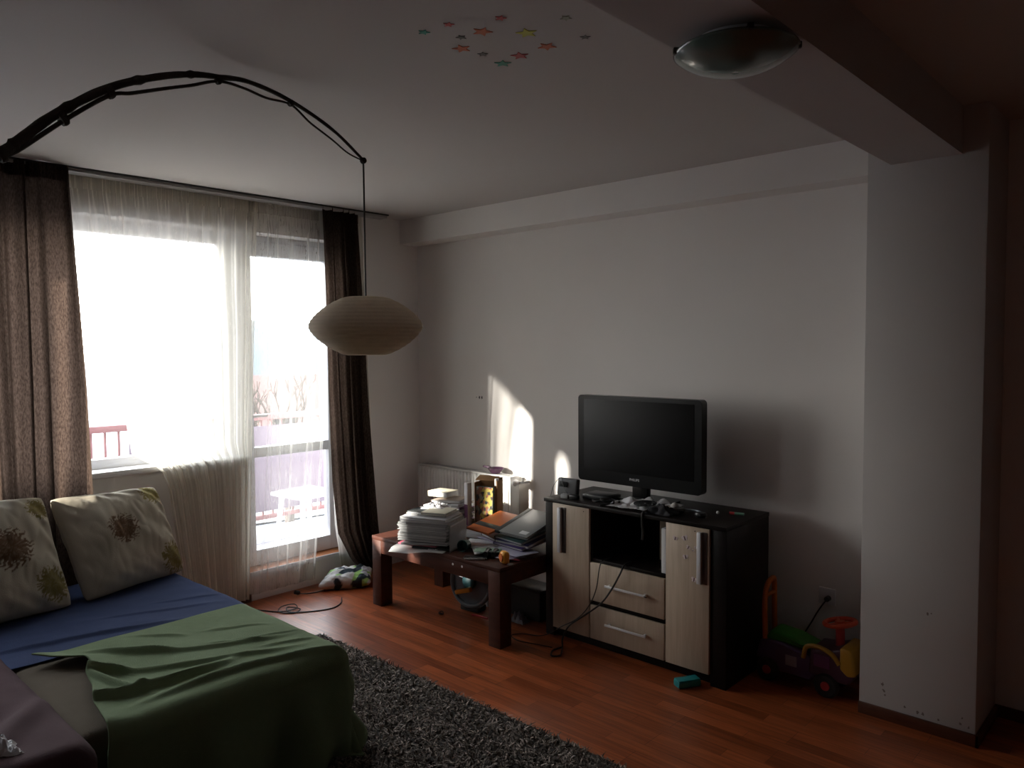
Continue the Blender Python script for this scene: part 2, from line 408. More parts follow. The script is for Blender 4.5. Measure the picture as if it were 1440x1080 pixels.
curtain('sheer_curtain', -4.487, [(2.55, 1.40), (2.2, 1.43), (2.0, 1.48), (1.7, 1.60), (1.3, 1.66), (1.02, 1.70), (.93, 1.86), (.8, 1.90), (.4, 1.95), (.0, 2.0)],
        [(2.55, 2.50), (1.2, 2.44), (0, 2.39)], 2.535, .03, .013, 11, M_sheer, 380, 60,
        'dense cream sheer curtain before the wide window, its lower end behind the sofa bed', seed=1.3, gather=.006)
curtain('sheer_curtain', -4.495, [(2.55, 2.40), (1.2, 2.36), (0, 2.34)], [(2.55, 2.96), (1.0, 2.965), (.5, 2.92), (0, 2.87)], 2.535, .05, .011, 6, M_sheer2, 260, 60,
        'thin see-through sheer curtain with twig embroidery before the balcony door', seed=3.7, gather=.006)
curtain('sheer_curtain', -4.500, [(2.55, 3.0), (.4, 3.04), (.0, 3.10)], [(2.55, 3.3), (0, 3.42)], 2.535, .04, .008, 4, M_sheer, 120, 40,
        'narrow end of sheer curtain tucked behind the right brown curtain', seed=4.1)
curtain('brown_curtain', -4.365, [(2.55, .97), (0, .99)], [(2.55, 1.395), (1.9, 1.43), (1.4, 1.455), (.8, 1.47), (0, 1.48)], 2.54, .03, .030, 4.3, M_curt, 260, 60,
        'brown linen curtain with sunlight glowing through, behind the sofa pillows', seed=2.2)
curtain('brown_curtain', -4.41, [(2.55, 2.915), (1.3, 2.94), (.7, 2.965), (.35, 3.0), (.15, 3.10), (.03, 3.22)], [(2.55, 3.25), (1.2, 3.32), (.4, 3.385), (0, 3.42)], 2.54, .025, .026, 4.6, M_curt, 220, 70,
        'dark brown curtain at the balcony door beside the room corner', seed=6.4, ret=-.10)

# ------------------------------------------------------------------ draped cloth
def drape(x0, x1, y0, y1, z0, r, flare, na, nb, amap, wr, zmin=.03):
    """cloth over a rounded block: amap(u,v) gives the flat cloth point"""
    def fn(u, v):
        a, b = amap(u, v)
        qx = min(max(a, x0), x1); qy = min(max(b, y0), y1)
        dx, dy = a-qx, b-qy; d = math.hypot(dx, dy)
        n = (dx/d, dy/d) if d > 1e-6 else (0, 0)
        if d < r*PI/2: an = d/r; hz = r*math.sin(an); dp = r*(1-math.cos(an))
        else:
            e = d-r*PI/2; s = (a+b)*1.0
            hz = r+e*flare+e*.10*math.sin(s*17+3*nz(s*2, 1, 0)); dp = r+e*.985
        z = z0-dp+wr(a, b, d)
        return (qx+n[0]*hz, qy+n[1]*hz, max(zmin, z))
    return MB().grid(fn, na, nb)
def ridge(a, b, ax, ay, ang, length, width, h, bend=0):
    dx, dy = a-ax, b-ay; c, s = math.cos(ang), math.sin(ang)
    p = dx*c+dy*s; q = -dx*s+dy*c-bend*p*p
    if abs(p) > length*1.5: return 0
    return h*math.exp(-(q/width)**2)*math.exp(-(p/length)**4)

SO = Vector((-3.4, .3, 0))
sofa = thing('sofa_bed', 'low pulled-out sofa bed in front of the window, mostly covered by cloths', 'sofa', SO)
MB().box((-3.46, .33, .215), (1.68, 2.76, .29), bev=.03).build('base', M_sofa, sofa, off=SO)
MB().box((-3.44, 1.27, .309), (1.75, .98, .20), bev=.055, seg=5).build('mattress', M_beige, sofa, off=SO)
MB().box((-3.395, -.15, .315), (1.86, 1.86, .215), bev=.07, seg=4).build('seat_cushion', M_sofa, sofa, off=SO)
for sx, sy in ((-4.2, 1.65), (-2.62, 1.65), (-4.2, -.9), (-2.62, -.9)):
    MB().tube([(sx, sy, .0), (sx, sy, .09)], .025).build('foot', M_black, sofa, off=SO)

# blue sheet
def wr_blue(a, b, d):
    t = .006*nz(a*5, b*3, 1)+.003*nz(a*14, b*9, 2)
    t += ridge(a, b, -3.55, 1.45, 1.2, .22, .012, .008)+ridge(a, b, -3.62, 1.62, 1.15, .14, .010, .006)+ridge(a, b, -3.45, 1.1, 1.35, .35, .016, .014)
    return t
solo('blue_sheet', drape(-4.27, -3.25, .62, 1.74, .418, .05, .05, 130, 150, lambda u, v: (-4.29+u*.98, .60+v*(1.50+.02*nz(u*4, 0, 0))), wr_blue, .04), M_blue,
     'dark blue bed sheet covering the sofa seat beneath the floral pillows', 'bed sheet', solid=.004)
# green blanket
def green_edge(a):
    return lerp_tab([(-3.40, .85), (-3.31, .87), (-3.24, .91), (-3.14, 1.0), (-3.05, 1.0), (-2.97, .945), (-2.86, .93), (-2.72, .885), (-2.5, .86), (-2.0, .80)], a)
def wr_green(a, b, d):
    t = .007*nz(a*4, b*4, 5)+.003*nz(a*11, b*7, 8)
    for args in ((-2.93, 1.36, 1.05, .30, .014, .014, .5), (-2.80, 1.28, 1.12, .34, .016, .016, .3), (-3.10, 1.15, .75, .16, .016, .018, 0), (-2.72, 1.05, 1.5, .30, .020, .032, .25),
                 (-2.62, 1.40, 1.45, .36, .018, .020, -.3), (-3.05, 1.55, 1.0, .12, .010, .008, 0), (-2.86, 1.60, 1.3, .14, .010, .008, 0), (-2.98, .985, 1.0, .10, .02, .03, 0),
                 (-2.84, 1.0, .35, .16, .016, .02, 0), (-2.9, 1.48, .9, .10, .01, .008, 0), (-2.74, 1.62, 1.2, .10, .009, .008, 0), (-3.2, 1.3, .9, .10, .012, .008, 0)):
        t += ridge(a, b, *args)
    e = b-green_edge(a)
    t += .020*math.exp(-(e/.035)**2)**.35
    if d > .1:
        s = d-.1; t += 0
    return t
def gmap(u, v):
    a = -3.315+u*1.205; y0 = green_edge(a); return (a, y0+v*(2.06-y0))
gm = drape(-3.8, -2.575, .3, 1.71, .434, .07, .13, 190, 170, gmap, wr_green, .05)
# long hanging folds on the front side
vs = []
for (x, y, z) in gm.v:
    if x > -2.51 and y < 1.74:
        k = max(0, min(1, (.36-z)/.25)); x += k*(.030*math.sin(y*16+z*4)+.02*math.sin(y*37+1)+.014)
    vs.append((x, y, z))
gm.v = vs
solo('green_blanket', gm, M_green, 'moss green jersey blanket draped over the corner of the sofa bed', 'blanket', solid=.005)
# plum cloth
def wr_plum(a, b, d):
    t = .006*nz(a*3, b*3, 15)+.004*nz(a*10, b*6, 12)
    t += ridge(a, b, -2.62, .60, 2.5, .30, .04, .024)+ridge(a, b, -2.80, .50, 2.7, .3, .035, .014)+ridge(a, b, -2.66, .50, 2.45, .2, .04, -.024)+ridge(a, b, -2.9, .62, 2.9, .25, .03, .01)
    return t
solo('plum_throw', drape(-4.2, -2.47, -.9, .735, .455, .07, .08, 150, 130, lambda u, v: (-4.28+u*2.1, -.98+v*1.98-.10*sstep(-3.1, -3.5, -4.28+u*2.1)), wr_plum, .04), M_plum,
     'brownish plum throw over the near sofa seat, left of the green blanket', 'throw', solid=.005)
def crump(sx, sy, sz, seed, n=34, k=1.0):
    def fn(u, v):
        x, y = u-.5, v-.5; r = max(abs(x), abs(y))*2
        h = (1-r**3)*(.5+.9*abs(nz(x*6*k+seed, y*6*k, seed))+.4*nz(x*14*k, y*14*k, seed))
        return (x*sx*(1+.15*nz(v*4, seed, 0)), y*sy*(1+.15*nz(u*4, seed, 3)), max(.001, sz*h))
    return MB().grid(fn, n, n)
solo('white_cloth', crump(.12, .14, .05, 3.3), M_paper, 'small crumpled white cloth lying on the plum throw', 'cloth', (-2.56, .56, .452), solid=.002)

# ------------------------------------------------------------------ cushions
def cushion(name, label, cat, BL, BR, TR, TL, th, colfn, m, n=110, puff=.33, group=None, nrm_sign=1):
    BL, BR, TR, TL = map(Vector, (BL, BR, TR, TL))
    o0 = (BL+BR)/2
    nrm = (BR-BL).cross(TL-BL).normalized()*nrm_sign
    mb = MB()
    for side in (1, -1):
        def fn(u, v):
            uu, vv = u*2-1, v*2-1
            pin = .06*((1-uu*uu)*abs(vv)**3+0); pin2 = .06*((1-vv*vv)*abs(uu)**3)
            rc = .05*(abs(uu)*abs(vv))**7; U = .5+.5*uu*(1-pin2-rc); V = .5+.5*vv*(1-pin-rc)
            p = (BL*(1-U)+BR*U)*(1-V)+(TL*(1-U)+TR*U)*V
            t = (max(0, 1-abs(uu)**2.6)*max(0, 1-abs(vv)**2.6))**.5
            edge = min(1-abs(uu), 1-abs(vv))
            wrk = .012*nz(u*5, v*5, th*50+side)+.007*abs(nz(u*12, v*5, 3+side))
            wrk += .012*math.sin((uu*1.0+vv)*16)*math.exp(-((edge-.12)/.14)**2)*(.5+.5*nz(u*3, v*3, 7))
            return p+nrm*side*(th*.5*t+wrk*min(1, t*1.6))
        g = MB().grid(fn, n, n, col=(lambda u, v: colfn(u, v)) )
        if side < 0: g.f = [q[::-1] for q in g.f]
        mb.add(g.v, g.f, True, None, g.c)
    o = mb.build(name, m, off=o0, attr=True, sharp=180); o.location = o0
    return tag(o, label, cat, group)
def flower(u, v, cu, cv, R, seed):
    dx, dy = u-cu, v-cv; r = math.hypot(dx, dy)
    if r > R*1.35: return 0
    a = math.atan2(dy, dx)
    pet = R*(.80+.20*math.sin(a*19+8*nz(a*2, r*25, seed))+.10*nz(a*6, r*9, seed))
    k = 1-sstep(pet*.96, pet*1.02, r)
    tex = .95+.35*nz(a*7, r*28, seed+1)
    return k*max(.6, min(1, tex))
def floral(spots):
    def fn(u, v):
        base = np.array([.47, .425, .34])*(.93+.16*nz(u*3, v*3, 2)); gd = np.array([.19, .155, .05]); br = np.array([.115, .065, .035])
        st = .25*max(0, nz(u*2.2, v*2.5, 6)); base = base*(1-st)+np.array([.30, .27, .2])*st
        for (cu, cv, R, kind, s) in spots:
            k = flower(u, v, cu, cv, R, s); base = base*(1-k)+(br if kind else gd)*k
        return tuple(base)
    return fn
cushion('floral_pillow', 'cream floral pillow with brown blossom, right one beside the sheer curtain', 'pillow', (-3.885, 1.245, .425), (-4.06, 1.80, .425), (-4.285, 1.745, .87), (-4.24, 1.20, .885), .20,
        floral([(.44, .52, .155, 1, 1), (.86, .87, .15, 0, 2), (.88, .15, .17, 0, 3)]), M_cush, group=None)
cushion('floral_pillow', 'cream floral pillow with brown blossom, left one cut off by the photo edge', 'pillow', (-3.80, .62, .425), (-3.885, 1.20, .425), (-4.25, 1.19, .90), (-4.22, .62, .93), .20,
        floral([(.60, .50, .18, 1, 4), (.90, .84, .12, 0, 5), (.86, .18, .15, 0, 6), (.2, .9, .13, 0, 7)]), M_cush)
def kidprint(u, v):
    base = np.array([.60, .58, .56])
    k = sstep(.02, .10, nz(u*3.2+3, v*3.2, 11)); base = base*(1-k)+np.array([.30, .50, .16])*k
    k = sstep(.10, .14, nz(u*3.5, v*3.5+5, 21)); base = base*(1-k)+np.array([.04, .05, .06])*k
    k = sstep(.25, .30, nz(u*4, v*4+9, 31)); base = base*(1-k)+np.array([.5, .5, .55])*k
    return tuple(base)
cushion('small_pillow', 'small white and green patterned pillow on the floor below the balcony door', 'pillow', (-4.36, 2.80, .035), (-4.165, 3.10, .035), (-4.33, 3.24, .075), (-4.475, 2.98, .075), .12, kidprint, M_cush, 60, nrm_sign=1)

# ------------------------------------------------------------------ shaggy rug
rug = thing('shaggy_rug', 'grey brown shaggy rug on the floor beside the sofa bed', 'rug', (-2.3, 1.2, 0))
MB().box((-2.30, 1.20, .010), (2.76, 2.36, .018), bev=.006).build('backing', M_rugb, rug, off=(-2.3, 1.2, 0))
rng = np.random.default_rng(3)
NB = 62000
bx_ = rng.uniform(-3.64, -.92, NB); by_ = rng.uniform(.95, 2.375, NB)
keep = ~((bx_ < -2.62) & (by_ < 1.72)); bx_ = bx_[keep]; by_ = by_[keep]; NB = len(bx_)
clump = rng.normal(0, 1, (40, 30, 2)); ci = ((bx_+4)*10).astype(int) % 40; cj = ((by_)*10).astype(int) % 30
dirv = clump[ci, cj]*.35+rng.normal(0, .75, (NB, 2)); ln = rng.uniform(.020, .036, NB)
wv = rng.normal(0, 1, (NB, 2)); wv /= np.linalg.norm(wv, axis=1)[:, None]; wv *= .0030
P0 = np.stack([bx_, by_, np.full(NB, .016)], 1)
D = np.concatenate([dirv, np.full((NB, 1), 1.0)], 1); D /= np.linalg.norm(D, axis=1)[:, None]
P1 = P0+D*ln[:, None]*.55; D2 = D.copy(); D2[:, :2] *= 1.6; D2[:, 2] *= .35; P2 = P1+D2*ln[:, None]*.45
W = np.concatenate([wv, np.zeros((NB, 1))], 1)
V = np.stack([P0-W, P0+W, P1-W, P1+W, P2-W*.6, P2+W*.6], 1).reshape(-1, 3)
V -= np.array([-2.3, 1.2, 0])
i0 = np.arange(NB)*6
F = np.concatenate([np.stack([i0, i0+1, i0+3, i0+2], 1), np.stack([i0+2, i0+3, i0+5, i0+4], 1)]).astype(int)
me = bpy.data.meshes.new('pile'); me.from_pydata(V.tolist(), [], F.tolist())
ca = me.color_attributes.new('Col', 'FLOAT_COLOR', 'POINT')
tone = rng.choice([.12, .20, .33, .60], NB, p=[.3, .35, .25, .10])[:, None]*np.array([[1.0, .86, .76]])
cc = np.ones((NB, 6, 4), dtype=np.float32); cc[:, :, :3] = tone[:, None, :]
ca.data.foreach_set('color', cc.ravel()); me.materials.append(M_pile)
o = bpy.data.objects.new('pile', me); C.objects.link(o); o.parent = rug

# ------------------------------------------------------------------ coffee table
TX0, TX1, TY0, TY1, TZ = -3.905, -2.79, 2.915, 3.52, .44
tl = Vector((-3.35, 3.2, 0))
tab = thing('coffee_table', 'low dark reddish wooden coffee table cluttered with papers and books', 'table', tl)
MB().box(((TX0+TX1)/2, (TY0+TY1)/2, TZ-.012), (TX1-TX0, TY1-TY0, .024), bev=.003).build('tabletop', M_dwood, tab, off=tl)
ap = MB()
ap.box(((TX0+TX1)/2, TY0+.014, TZ-.064), (TX1-TX0-.17, .022, .08)); ap.box(((TX0+TX1)/2, TY1-.014, TZ-.064), (TX1-TX0-.17, .022, .08))
ap.box((TX0+.014, (TY0+TY1)/2, TZ-.064), (.022, TY1-TY0-.17, .08)); ap.box((TX1-.014, (TY0+TY1)/2, TZ-.064), (.022, TY1-TY0-.17, .08))
ap.build('apron', M_dwood, tab, off=tl)
for sx in (TX0+.045, TX1-.045):
    for sy in (TY0+.045, TY1-.045):
        MB().box((sx, sy, (TZ-.024)/2), (.088, .088, TZ-.024), bev=.003).build('leg', M_dwood, tab, off=tl)
for x in (-3.16, -3.085): MB().lathe([(0, .0), (.007, .0), (.006, .0015), (0, .002)], 12, Matrix.Translation((x, TY0+.003, TZ-.045)) @ Matrix.Rotation(PI/2, 4, 'X')).build('sticker_dot', M_paper, tab, off=tl)

# paper pile (front of the table), rotated block frame
PR = math.radians(22)
def book(name, label, x, y, z, w_, d_, h_, rz, m, tilt=(0, 0), cat='book', pages=True, group=None, bev=.0015):
    o = thing(name, label, cat, (x, y, z), rz, group); o.rotation_euler = (tilt[0], tilt[1], rz)
    if pages and h_ > .006:
        c = min(.002, h_*.15)
        cv = MB().box((0, 0, h_-c/2), (w_, d_, c), bev=.0005); cv.box((0, 0, c/2), (w_, d_, c), bev=.0005); cv.box((-w_/2+c/2, 0, h_/2), (c, d_, h_-.0005), bev=.0005)
        cv.build('cover', m, o)
        MB().box((.001, 0, h_/2), (w_-.006, d_-.006, h_-2*c), bev=.0005).build('pages', M_sheetst, o)
    else:
        MB().box((0, 0, h_/2), (w_, d_, h_), bev=bev).build('cover', m, o)
    return o
sx, sy = -3.425, 2.992
# clear folder at the base, drooping over the table edge
def fold(u, v):
    x, y = (u-.5)*.35, (v-.5)*.30
    return (x, y, .004+.002*nz(u*4, v*4, 0)-.020*sstep(.16, 0, v)*sstep(.75, .3, u))
solo('plastic_sleeve', MB().grid(fold, 20, 16), M_milk, 'clear plastic sleeve under the tall paper stack, drooping over the table edge', 'sleeve', (sx-.02, sy-.02, TZ+.003), (0, 0, PR), solid=.0015)
z = TZ+.009
book('booklet', 'black booklet with pale lettering at the bottom of the tall paper stack', sx+.045, sy+.005, z, .23, .21, .013, PR+.06, M_black, pages=False, cat='booklet'); z += .0135
tx = bpy.data.curves.new('cover_lettering', 'FONT'); tx.body = 'JOCURI'; tx.size = .016; tx.extrude = .0003; tx.materials.append(M_paper)
to = bpy.data.objects.new('cover_lettering', tx); C.objects.link(to)
bk = [o for o in C.objects if o.get('label', '').startswith('black booklet')][0]; to.parent = bk; to.location = (-.01, -.1105, .002); to.rotation_euler = (PI/2, 0, 0); to.scale = (1.1, .5, 1)
book('booklet', 'pink booklet in the lower part of the tall paper stack', sx-.035, sy-.012, z, .25, .225, .010, PR-.04, M_pink, pages=False, cat='booklet'); z += .0095
book('leaflet', 'grey folded leaflet slanting near the bottom of the tall stack', sx+.01, sy-.014, z, .29, .215, .012, PR+.07, mat('light_grey_leaflet', (.24, .24, .25), .5), (0, -.03), pages=False, cat='leaflet'); z += .018
pt = thing('paper_ream', 'thick block of loose white papers in the tall table stack', 'papers', (sx, sy, z), PR)
pb = MB()
for i in range(30):
    pb.box((random.uniform(-.006, .006)-.004*math.sin(i*.3), random.uniform(-.005, .005), i*.0036+.0018), (.315+random.uniform(-.008, .006), .235+random.uniform(-.006, .004), .0031), (0, 0, random.uniform(-.02, .02)), bev=.0008, col=(random.uniform(.45, .95),)*3)
pb.build('sheets', mat('loose_sheets', (.50, .505, .51), .7, var=.08, attr='Col'), pt, attr=True)
z += .110
book('magazine', 'silver grey magazine, lower of two on the paper block', sx+.012, sy-.006, z, .31, .225, .016, PR+.03, mat('silver_cover', (.34, .35, .38), .35)); z += .0165
book('magazine', 'pale magazine with dark spine on the paper block', sx+.006, sy-.004, z, .30, .225, .013, PR-.02, mat('pale_cover', (.50, .50, .52), .4)); z += .0135
book('notebook', 'white notebook lying near the top of the tall paper stack', sx-.005, sy+.02, z, .26, .19, .016, PR+.02, M_paper); z += .0165
book('leaflet', 'dark patterned leaflet on top of the tall paper stack', sx-.05, sy-.02, z, .15, .12, .005, PR-.1, M_dgrey, pages=False, cat='leaflet')
book('notebook', 'cream notebook topmost on the right of the tall stack', sx+.055, sy+.015, z, .155, .17, .013, PR, M_cream); 
solo('crumpled_paper', crump(.15, .12, .03, 5.1), M_paper, 'crumpled white paper behind the notebook topping the tall stack', 'paper', (sx-.03, sy+.07, z+.006), (0, 0, .4), solid=.001)
# clear sleeve edge on the right side of the stack
def sleeve(u, v): return (.175+.003*nz(v*4, u*4, 0), -.12+u*.24, v*.155)
solo('plastic_sleeve', MB().grid(sleeve, 10, 10), M_milk, 'clear plastic sleeve standing at the right side of the tall stack', 'sleeve', (sx, sy, TZ+.002), (0, 0, PR), solid=.001)

# back stack
bx0, by0 = -3.64, 3.335
z = TZ+.001
for (lab, m, w_, d_, h_, rz, dx, dy, tlt) in (
    ('thick white book at the bottom of the rear book stack', M_paper, .26, .19, .05, .10, 0, 0, 0),
    ('dark purple book low in the rear book stack', M_purple, .27, .19, .035, -.05, .02, 0, 0),
    ('navy book in the middle of the rear book stack', M_navy, .25, .18, .028, .15, .015, 0, 0),
    ('purple book under the white one in the rear stack', M_purple, .25, .18, .032, .02, .02, .0, -.03),
    ('wide white magazine slanting on the rear book stack', M_paper, .27, .19, .018, .22, .01, -.01, -.09),
    ('tan covered book near the top of the rear stack', M_tan, .21, .15, .020, .30, .03, -.01, -.06),
    ('cream book topmost on the rear book stack', M_cream, .16, .12, .034, .12, -.045, -.01, -.02)):
    book('book', lab, bx0+dx, by0+dy, z+(.006 if tlt else 0), w_, d_, h_, rz, m, (0, tlt)); z += h_+.001+(.008 if tlt else 0)

# low loose papers across the back right of the table
def sheet(u, v, w_, d_, s, hh=.006): return ((u-.5)*w_, (v-.5)*d_, .004+hh*(.5+nz(u*3+s, v*3, s)))
for (x, y, z0, w_, d_, rz, m, lab, s) in (
    (-3.17, 3.22, .002, .30, .21, .5, M_paper, 'white sheet flat on the table between stack and binder', 1),
    (-3.20, 3.36, .010, .30, .21, -.2, M_lilac, 'pale lilac sheet behind the tall stack under the orange folder', 2),
    (-3.04, 3.14, .012, .26, .19, .9, M_paper, 'white folded sheet with bent edge in front of the binder', 3),
    (-2.93, 3.11, .006, .21, .15, -.3, M_lilac, 'lilac printed sheet near the right end of the table', 4),
    (-2.91, 3.16, .022, .24, .16, -.15, mat('lavender_paper', (.36, .35, .46), .7), 'lavender brochure under the grey binder near the cabinet', 5),
    (-3.02, 3.06, .024, .15, .09, .65, mat('mint_paper', (.28, .42, .33), .6), 'mint green banknote-like leaflet before the binder', 6)):
    solo('paper_sheet', MB().grid(lambda u, v: sheet(u, v, w_, d_, s), 14, 12), m, lab, 'paper', (x, y, TZ+z0), (0, 0, rz), solid=.0015)
z = TZ+.03
for (lab, m, w_, d_, h_, rz, x, y, tlt) in (
    ('maroon folder beneath the orange folder on the table', M_maroon, .28, .22, .016, -.35, -3.13, 3.34, (0, 0)),
    ('dark violet folder beneath the grey binder', mat('violet_cover', (.05, .03, .13), .4), .24, .30, .014, -.08, -2.955, 3.31, (.10, 0)),
    ('navy notebook under the grey binder by the cabinet', M_navy, .25, .29, .018, .03, -2.955, 3.32, (.14, .0)),
    ('dark green folder above the navy notebook', mat('bottle_green_cover', (.02, .05, .05), .4), .24, .29, .016, -.12, -2.965, 3.325, (.18, 0))):
    book('folder' if 'folder' in lab else 'notebook', lab, x, y, z, w_, d_, h_, rz, m, tlt, cat='folder' if 'folder' in lab else 'notebook'); z += h_+.003
book('orange_folder', 'bright orange folder with dark label band behind the grey binder', -3.185, 3.285, .560, .21, .27, .012, -.12, M_orange, (.24, 0), 'folder', pages=False)
ofo = [o for o in C.objects if o.name.startswith('orange_folder')][0]
MB().box((0, -.055, .0128), (.198, .045, .001), bev=.0003).build('label_band', M_dgrey, ofo)
gb = thing('grey_binder', 'large grey binder with charcoal spine, tilted on top of the folders', 'binder', (-2.975, 3.345, .572)); gb.rotation_euler = (.25, .03, .02)
MB().box((.012, 0, .016), (.235, .315, .004), bev=.001).box((.012, 0, .002), (.235, .315, .004), bev=.001).build('cover', M_grey, gb)
MB().box((-.100, 0, .009), (.035, .317, .020), bev=.003).build('spine', M_dgrey, gb)
MB().box((.012, 0, .009), (.22, .30, .010), bev=.001).build('pages', M_sheetst, gb)
MB().box((.075, -.115, .0185), (.055, .035, .0008), bev=.0002).build('cover_label', M_paper, gb)
# carton with picture books in front
cb = thing('cardboard_box', 'open brown cardboard box standing at the back of the table by the radiator', 'box', (-3.40, 3.455, TZ+.001), .28)
c_ = MB(); c_.box((0, .04, .18), (.16, .004, .34), bev=.001); c_.box((-.08, .0, .16), (.004, .08, .32), bev=.001); c_.box((.08, 0, .17), (.004, .08, .34), bev=.001); c_.box((0, 0, .003), (.16, .08, .004), bev=.001)
c_.build('carton', M_card, cb)
MB().box((-.010, .005, .345), (.145, .065, .004), (.35, 0, 0), bev=.001).build('flap', M_card, cb)
MB().box((.068, -.02, .330), (.014, .035, .045), bev=.003).build('paper_insert', M_paper, cb)
def picprint(u, v):
    base = np.array([.45, .36, .06]) if u > .25 else np.array([.22, .10, .05])
    k = sstep(.12, .2, nz((u*4)*1.3, (v*5)*1.3, 41)); base = base*(1-k)+np.array([.30, .09, .04])*k
    k = sstep(.15, .2, nz((u*5)*1.3, (v*6)*1.3, 51)); base = base*(1-k)+np.array([.02, .02, .02])*k
    k = sstep(.25, .3, nz((u*4+4)*1.3, (v*5)*1.3, 61)); base = base*(1-k)+np.array([.25, .25, .20])*k
    return tuple(base)
pbk = thing('picture_book', 'yellow picture book leaning upright against the cardboard box', 'book', (-3.365, 3.375, TZ+.075), .28); pbk.rotation_euler = (-.06, 0, .28)
MB().box((0, .009, .115), (.122, .016, .23), bev=.001).build('book_block', mat('dark_green_back', (.02, .06, .06), .5), pbk)
MB().grid(lambda u, v: (-.059+u*.118, .0, .002+v*.226), 40, 50, col=picprint).build('front_cover', M_print, pbk, attr=True, solid=.001)
book('book', 'white and purple spined book standing left of the picture book', -3.455, 3.325, TZ+.06, .028, .04, .27, .1, M_paper, cat='book', pages=False)
MB().box((0, -.0205, .07), (.027, .001, .13), bev=.0003).build('spine_label', M_purple, [o for o in C.objects if o.get('label', '').startswith('white and purple')][0])
book('binder_low', 'dark grey file supporting the upright books behind the tall stack', -3.37, 3.345, TZ+.002, .22, .15, .055, .2, M_dgrey, cat='file').name = 'document_file'
# small things on the table front
tb = thing('teal_cup', 'dark teal round plastic cup lying between the stack and the papers', 'cup', (-3.185, 3.035, TZ+.036), 0); tb.rotation_euler = (PI/2-.1, 0, .35)
MB().lathe([(.0, -.03), (.028, -.03), (.034, .03), (.031, .032), (.025, -.024), (0, -.024)], 28).build('body', M_teal, tb)
ph = thing('smartphone', 'black phone with pale edge on the front edge of the table', 'phone', (-3.03, 2.972, TZ+.001), .62)
MB().box((0, 0, .006), (.135, .068, .009), bev=.003).build('body', M_black, ph); MB().box((-.002, -.035, .006), (.12, .003, .006), bev=.001).build('rim', M_metal, ph)
bn = thing('toy_binoculars', 'small black toy binoculars lying behind the phone', 'toy', (-2.985, 3.045, TZ+.003), .5)
for q in (-.022, .022):
    MB().lathe([(0, 0), (.014, 0), (.017, .012), (.013, .03), (.018, .055), (.020, .07), (.017, .07), (.016, .064), (0, .064)], 20, Matrix.Translation((q, -.03, .021)) @ Matrix.Rotation(-PI/2, 4, 'X')).build('barrel', M_black, bn)
MB().box((0, .0, .024), (.03, .02, .014), bev=.004).build('bridge', M_black, bn)
tm = thing('toy_tape_measure', 'yellow and orange toy tape measure on the table corner', 'toy', (-2.835, 3.0, TZ+.001), -.35)
MB().box((0, 0, .036), (.062, .042, .070), bev=.018, seg=4).build('case', M_yellow, tm)
MB().lathe([(0, 0), (.022, 0), (.021, .004), (0, .005)], 24, Matrix.Translation((0, -.021, .037)) @ Matrix.Rotation(PI/2, 4, 'X')).build('side_disc', M_orange, tm)
MB().box((-.036, 0, .006), (.016, .016, .010), bev=.003).build('tape_end', M_paper, tm)
solo('pink_pen', MB().tube([(0, 0, 0), (.11, 0, 0), (.125, 0, 0)], [.005, .005, .001], 10), M_pink, 'short pink pen beside the lilac sheets near the cabinet', 'pen', (-2.92, 3.055, TZ+.008), (0, 0, .25))

# under the table
sw = thing('toy_steering_wheel', 'blue grey round toy steering wheel with yellow lever under the table', 'toy', (-3.345, 3.24, 0), .12)
Mw = Matrix.Translation((0, 0, .185)) @ Matrix.Rotation(PI/2-.12, 4, 'X')
MB().tube([tuple(Mw @ Vector((.150*math.cos(a), .150*math.sin(a), 0))) for a in [2*PI*k/48 for k in range(48)]], .014, 12, closed=True).build('rim', M_greyp, sw)
MB().lathe([(0, .004), (.12, .004), (.137, .0), (.12, -.02), (0, -.03)], 36, Mw).build('dial_plate', M_greyp, sw)
MB().lathe([(.045, .004), (.045, .03), (.035, .036), (0, .036)], 28, Mw).build('hub', M_teal, sw)
MB().box((-.02, -.05, .135), (.12, .03, .028), (0, -.3, 0), bev=.006).build('lever', M_yellow, sw)
MB().box((-.055, -.028, .225), (.03, .01, .03), bev=.004).build('button', M_whitep, sw)
MB().box((0, .02, .02), (.14, .09, .036), bev=.01).build('stand', M_dgrey, sw)
solo('white_cup', MB().lathe([(0, 0), (.022, 0), (.028, .055), (.025, .056), (.019, .004), (0, .004)], 24), M_whitep, 'small white plastic cup under the table behind its leg', 'cup', (-3.325, 3.375, .001))
dbx = thing('dark_storage_box', 'dark lidded storage box under the table beside the cabinet', 'box', (-3.04, 3.43, .001))
MB().box((0, 0, .085), (.30, .15, .17), bev=.012).build('tub', M_dgrey, dbx); MB().box((0, 0, .180), (.315, .165, .02), bev=.006).build('lid', M_black, dbx)
solo('grey_plastic_bag', crump(.11, .07, .055, 9.2, k=.6), mat('grey_plastic_bag', (.20, .20, .23), .6), 'small crumpled grey bag under the right end of the table', 'bag', (-3.0, 3.30, .001), solid=.002)
solo('hair_clip', MB().tube(spline([(0, 0, .005), (.02, .01, .015), (.04, 0, .006), (.02, -.012, .005), (.0, 0, .006)]), .003, 8).box((.02, 0, .004), (.03, .012, .006), bev=.002), M_bronze, 'tiny dark hair clip on the floor in front of the table', 'hair clip', (-3.46, 3.075, .001))
solo('pink_straw', MB().tube([(-.055, -.01, .004), (0, 0, .004), (.06, -.004, .004)], .005, 8), mat('bright_pink', (.70, .08, .12), .5), 'thin pink stick on the floor under the table', 'stick', (-3.23, 3.20, .001), (0, 0, .1))

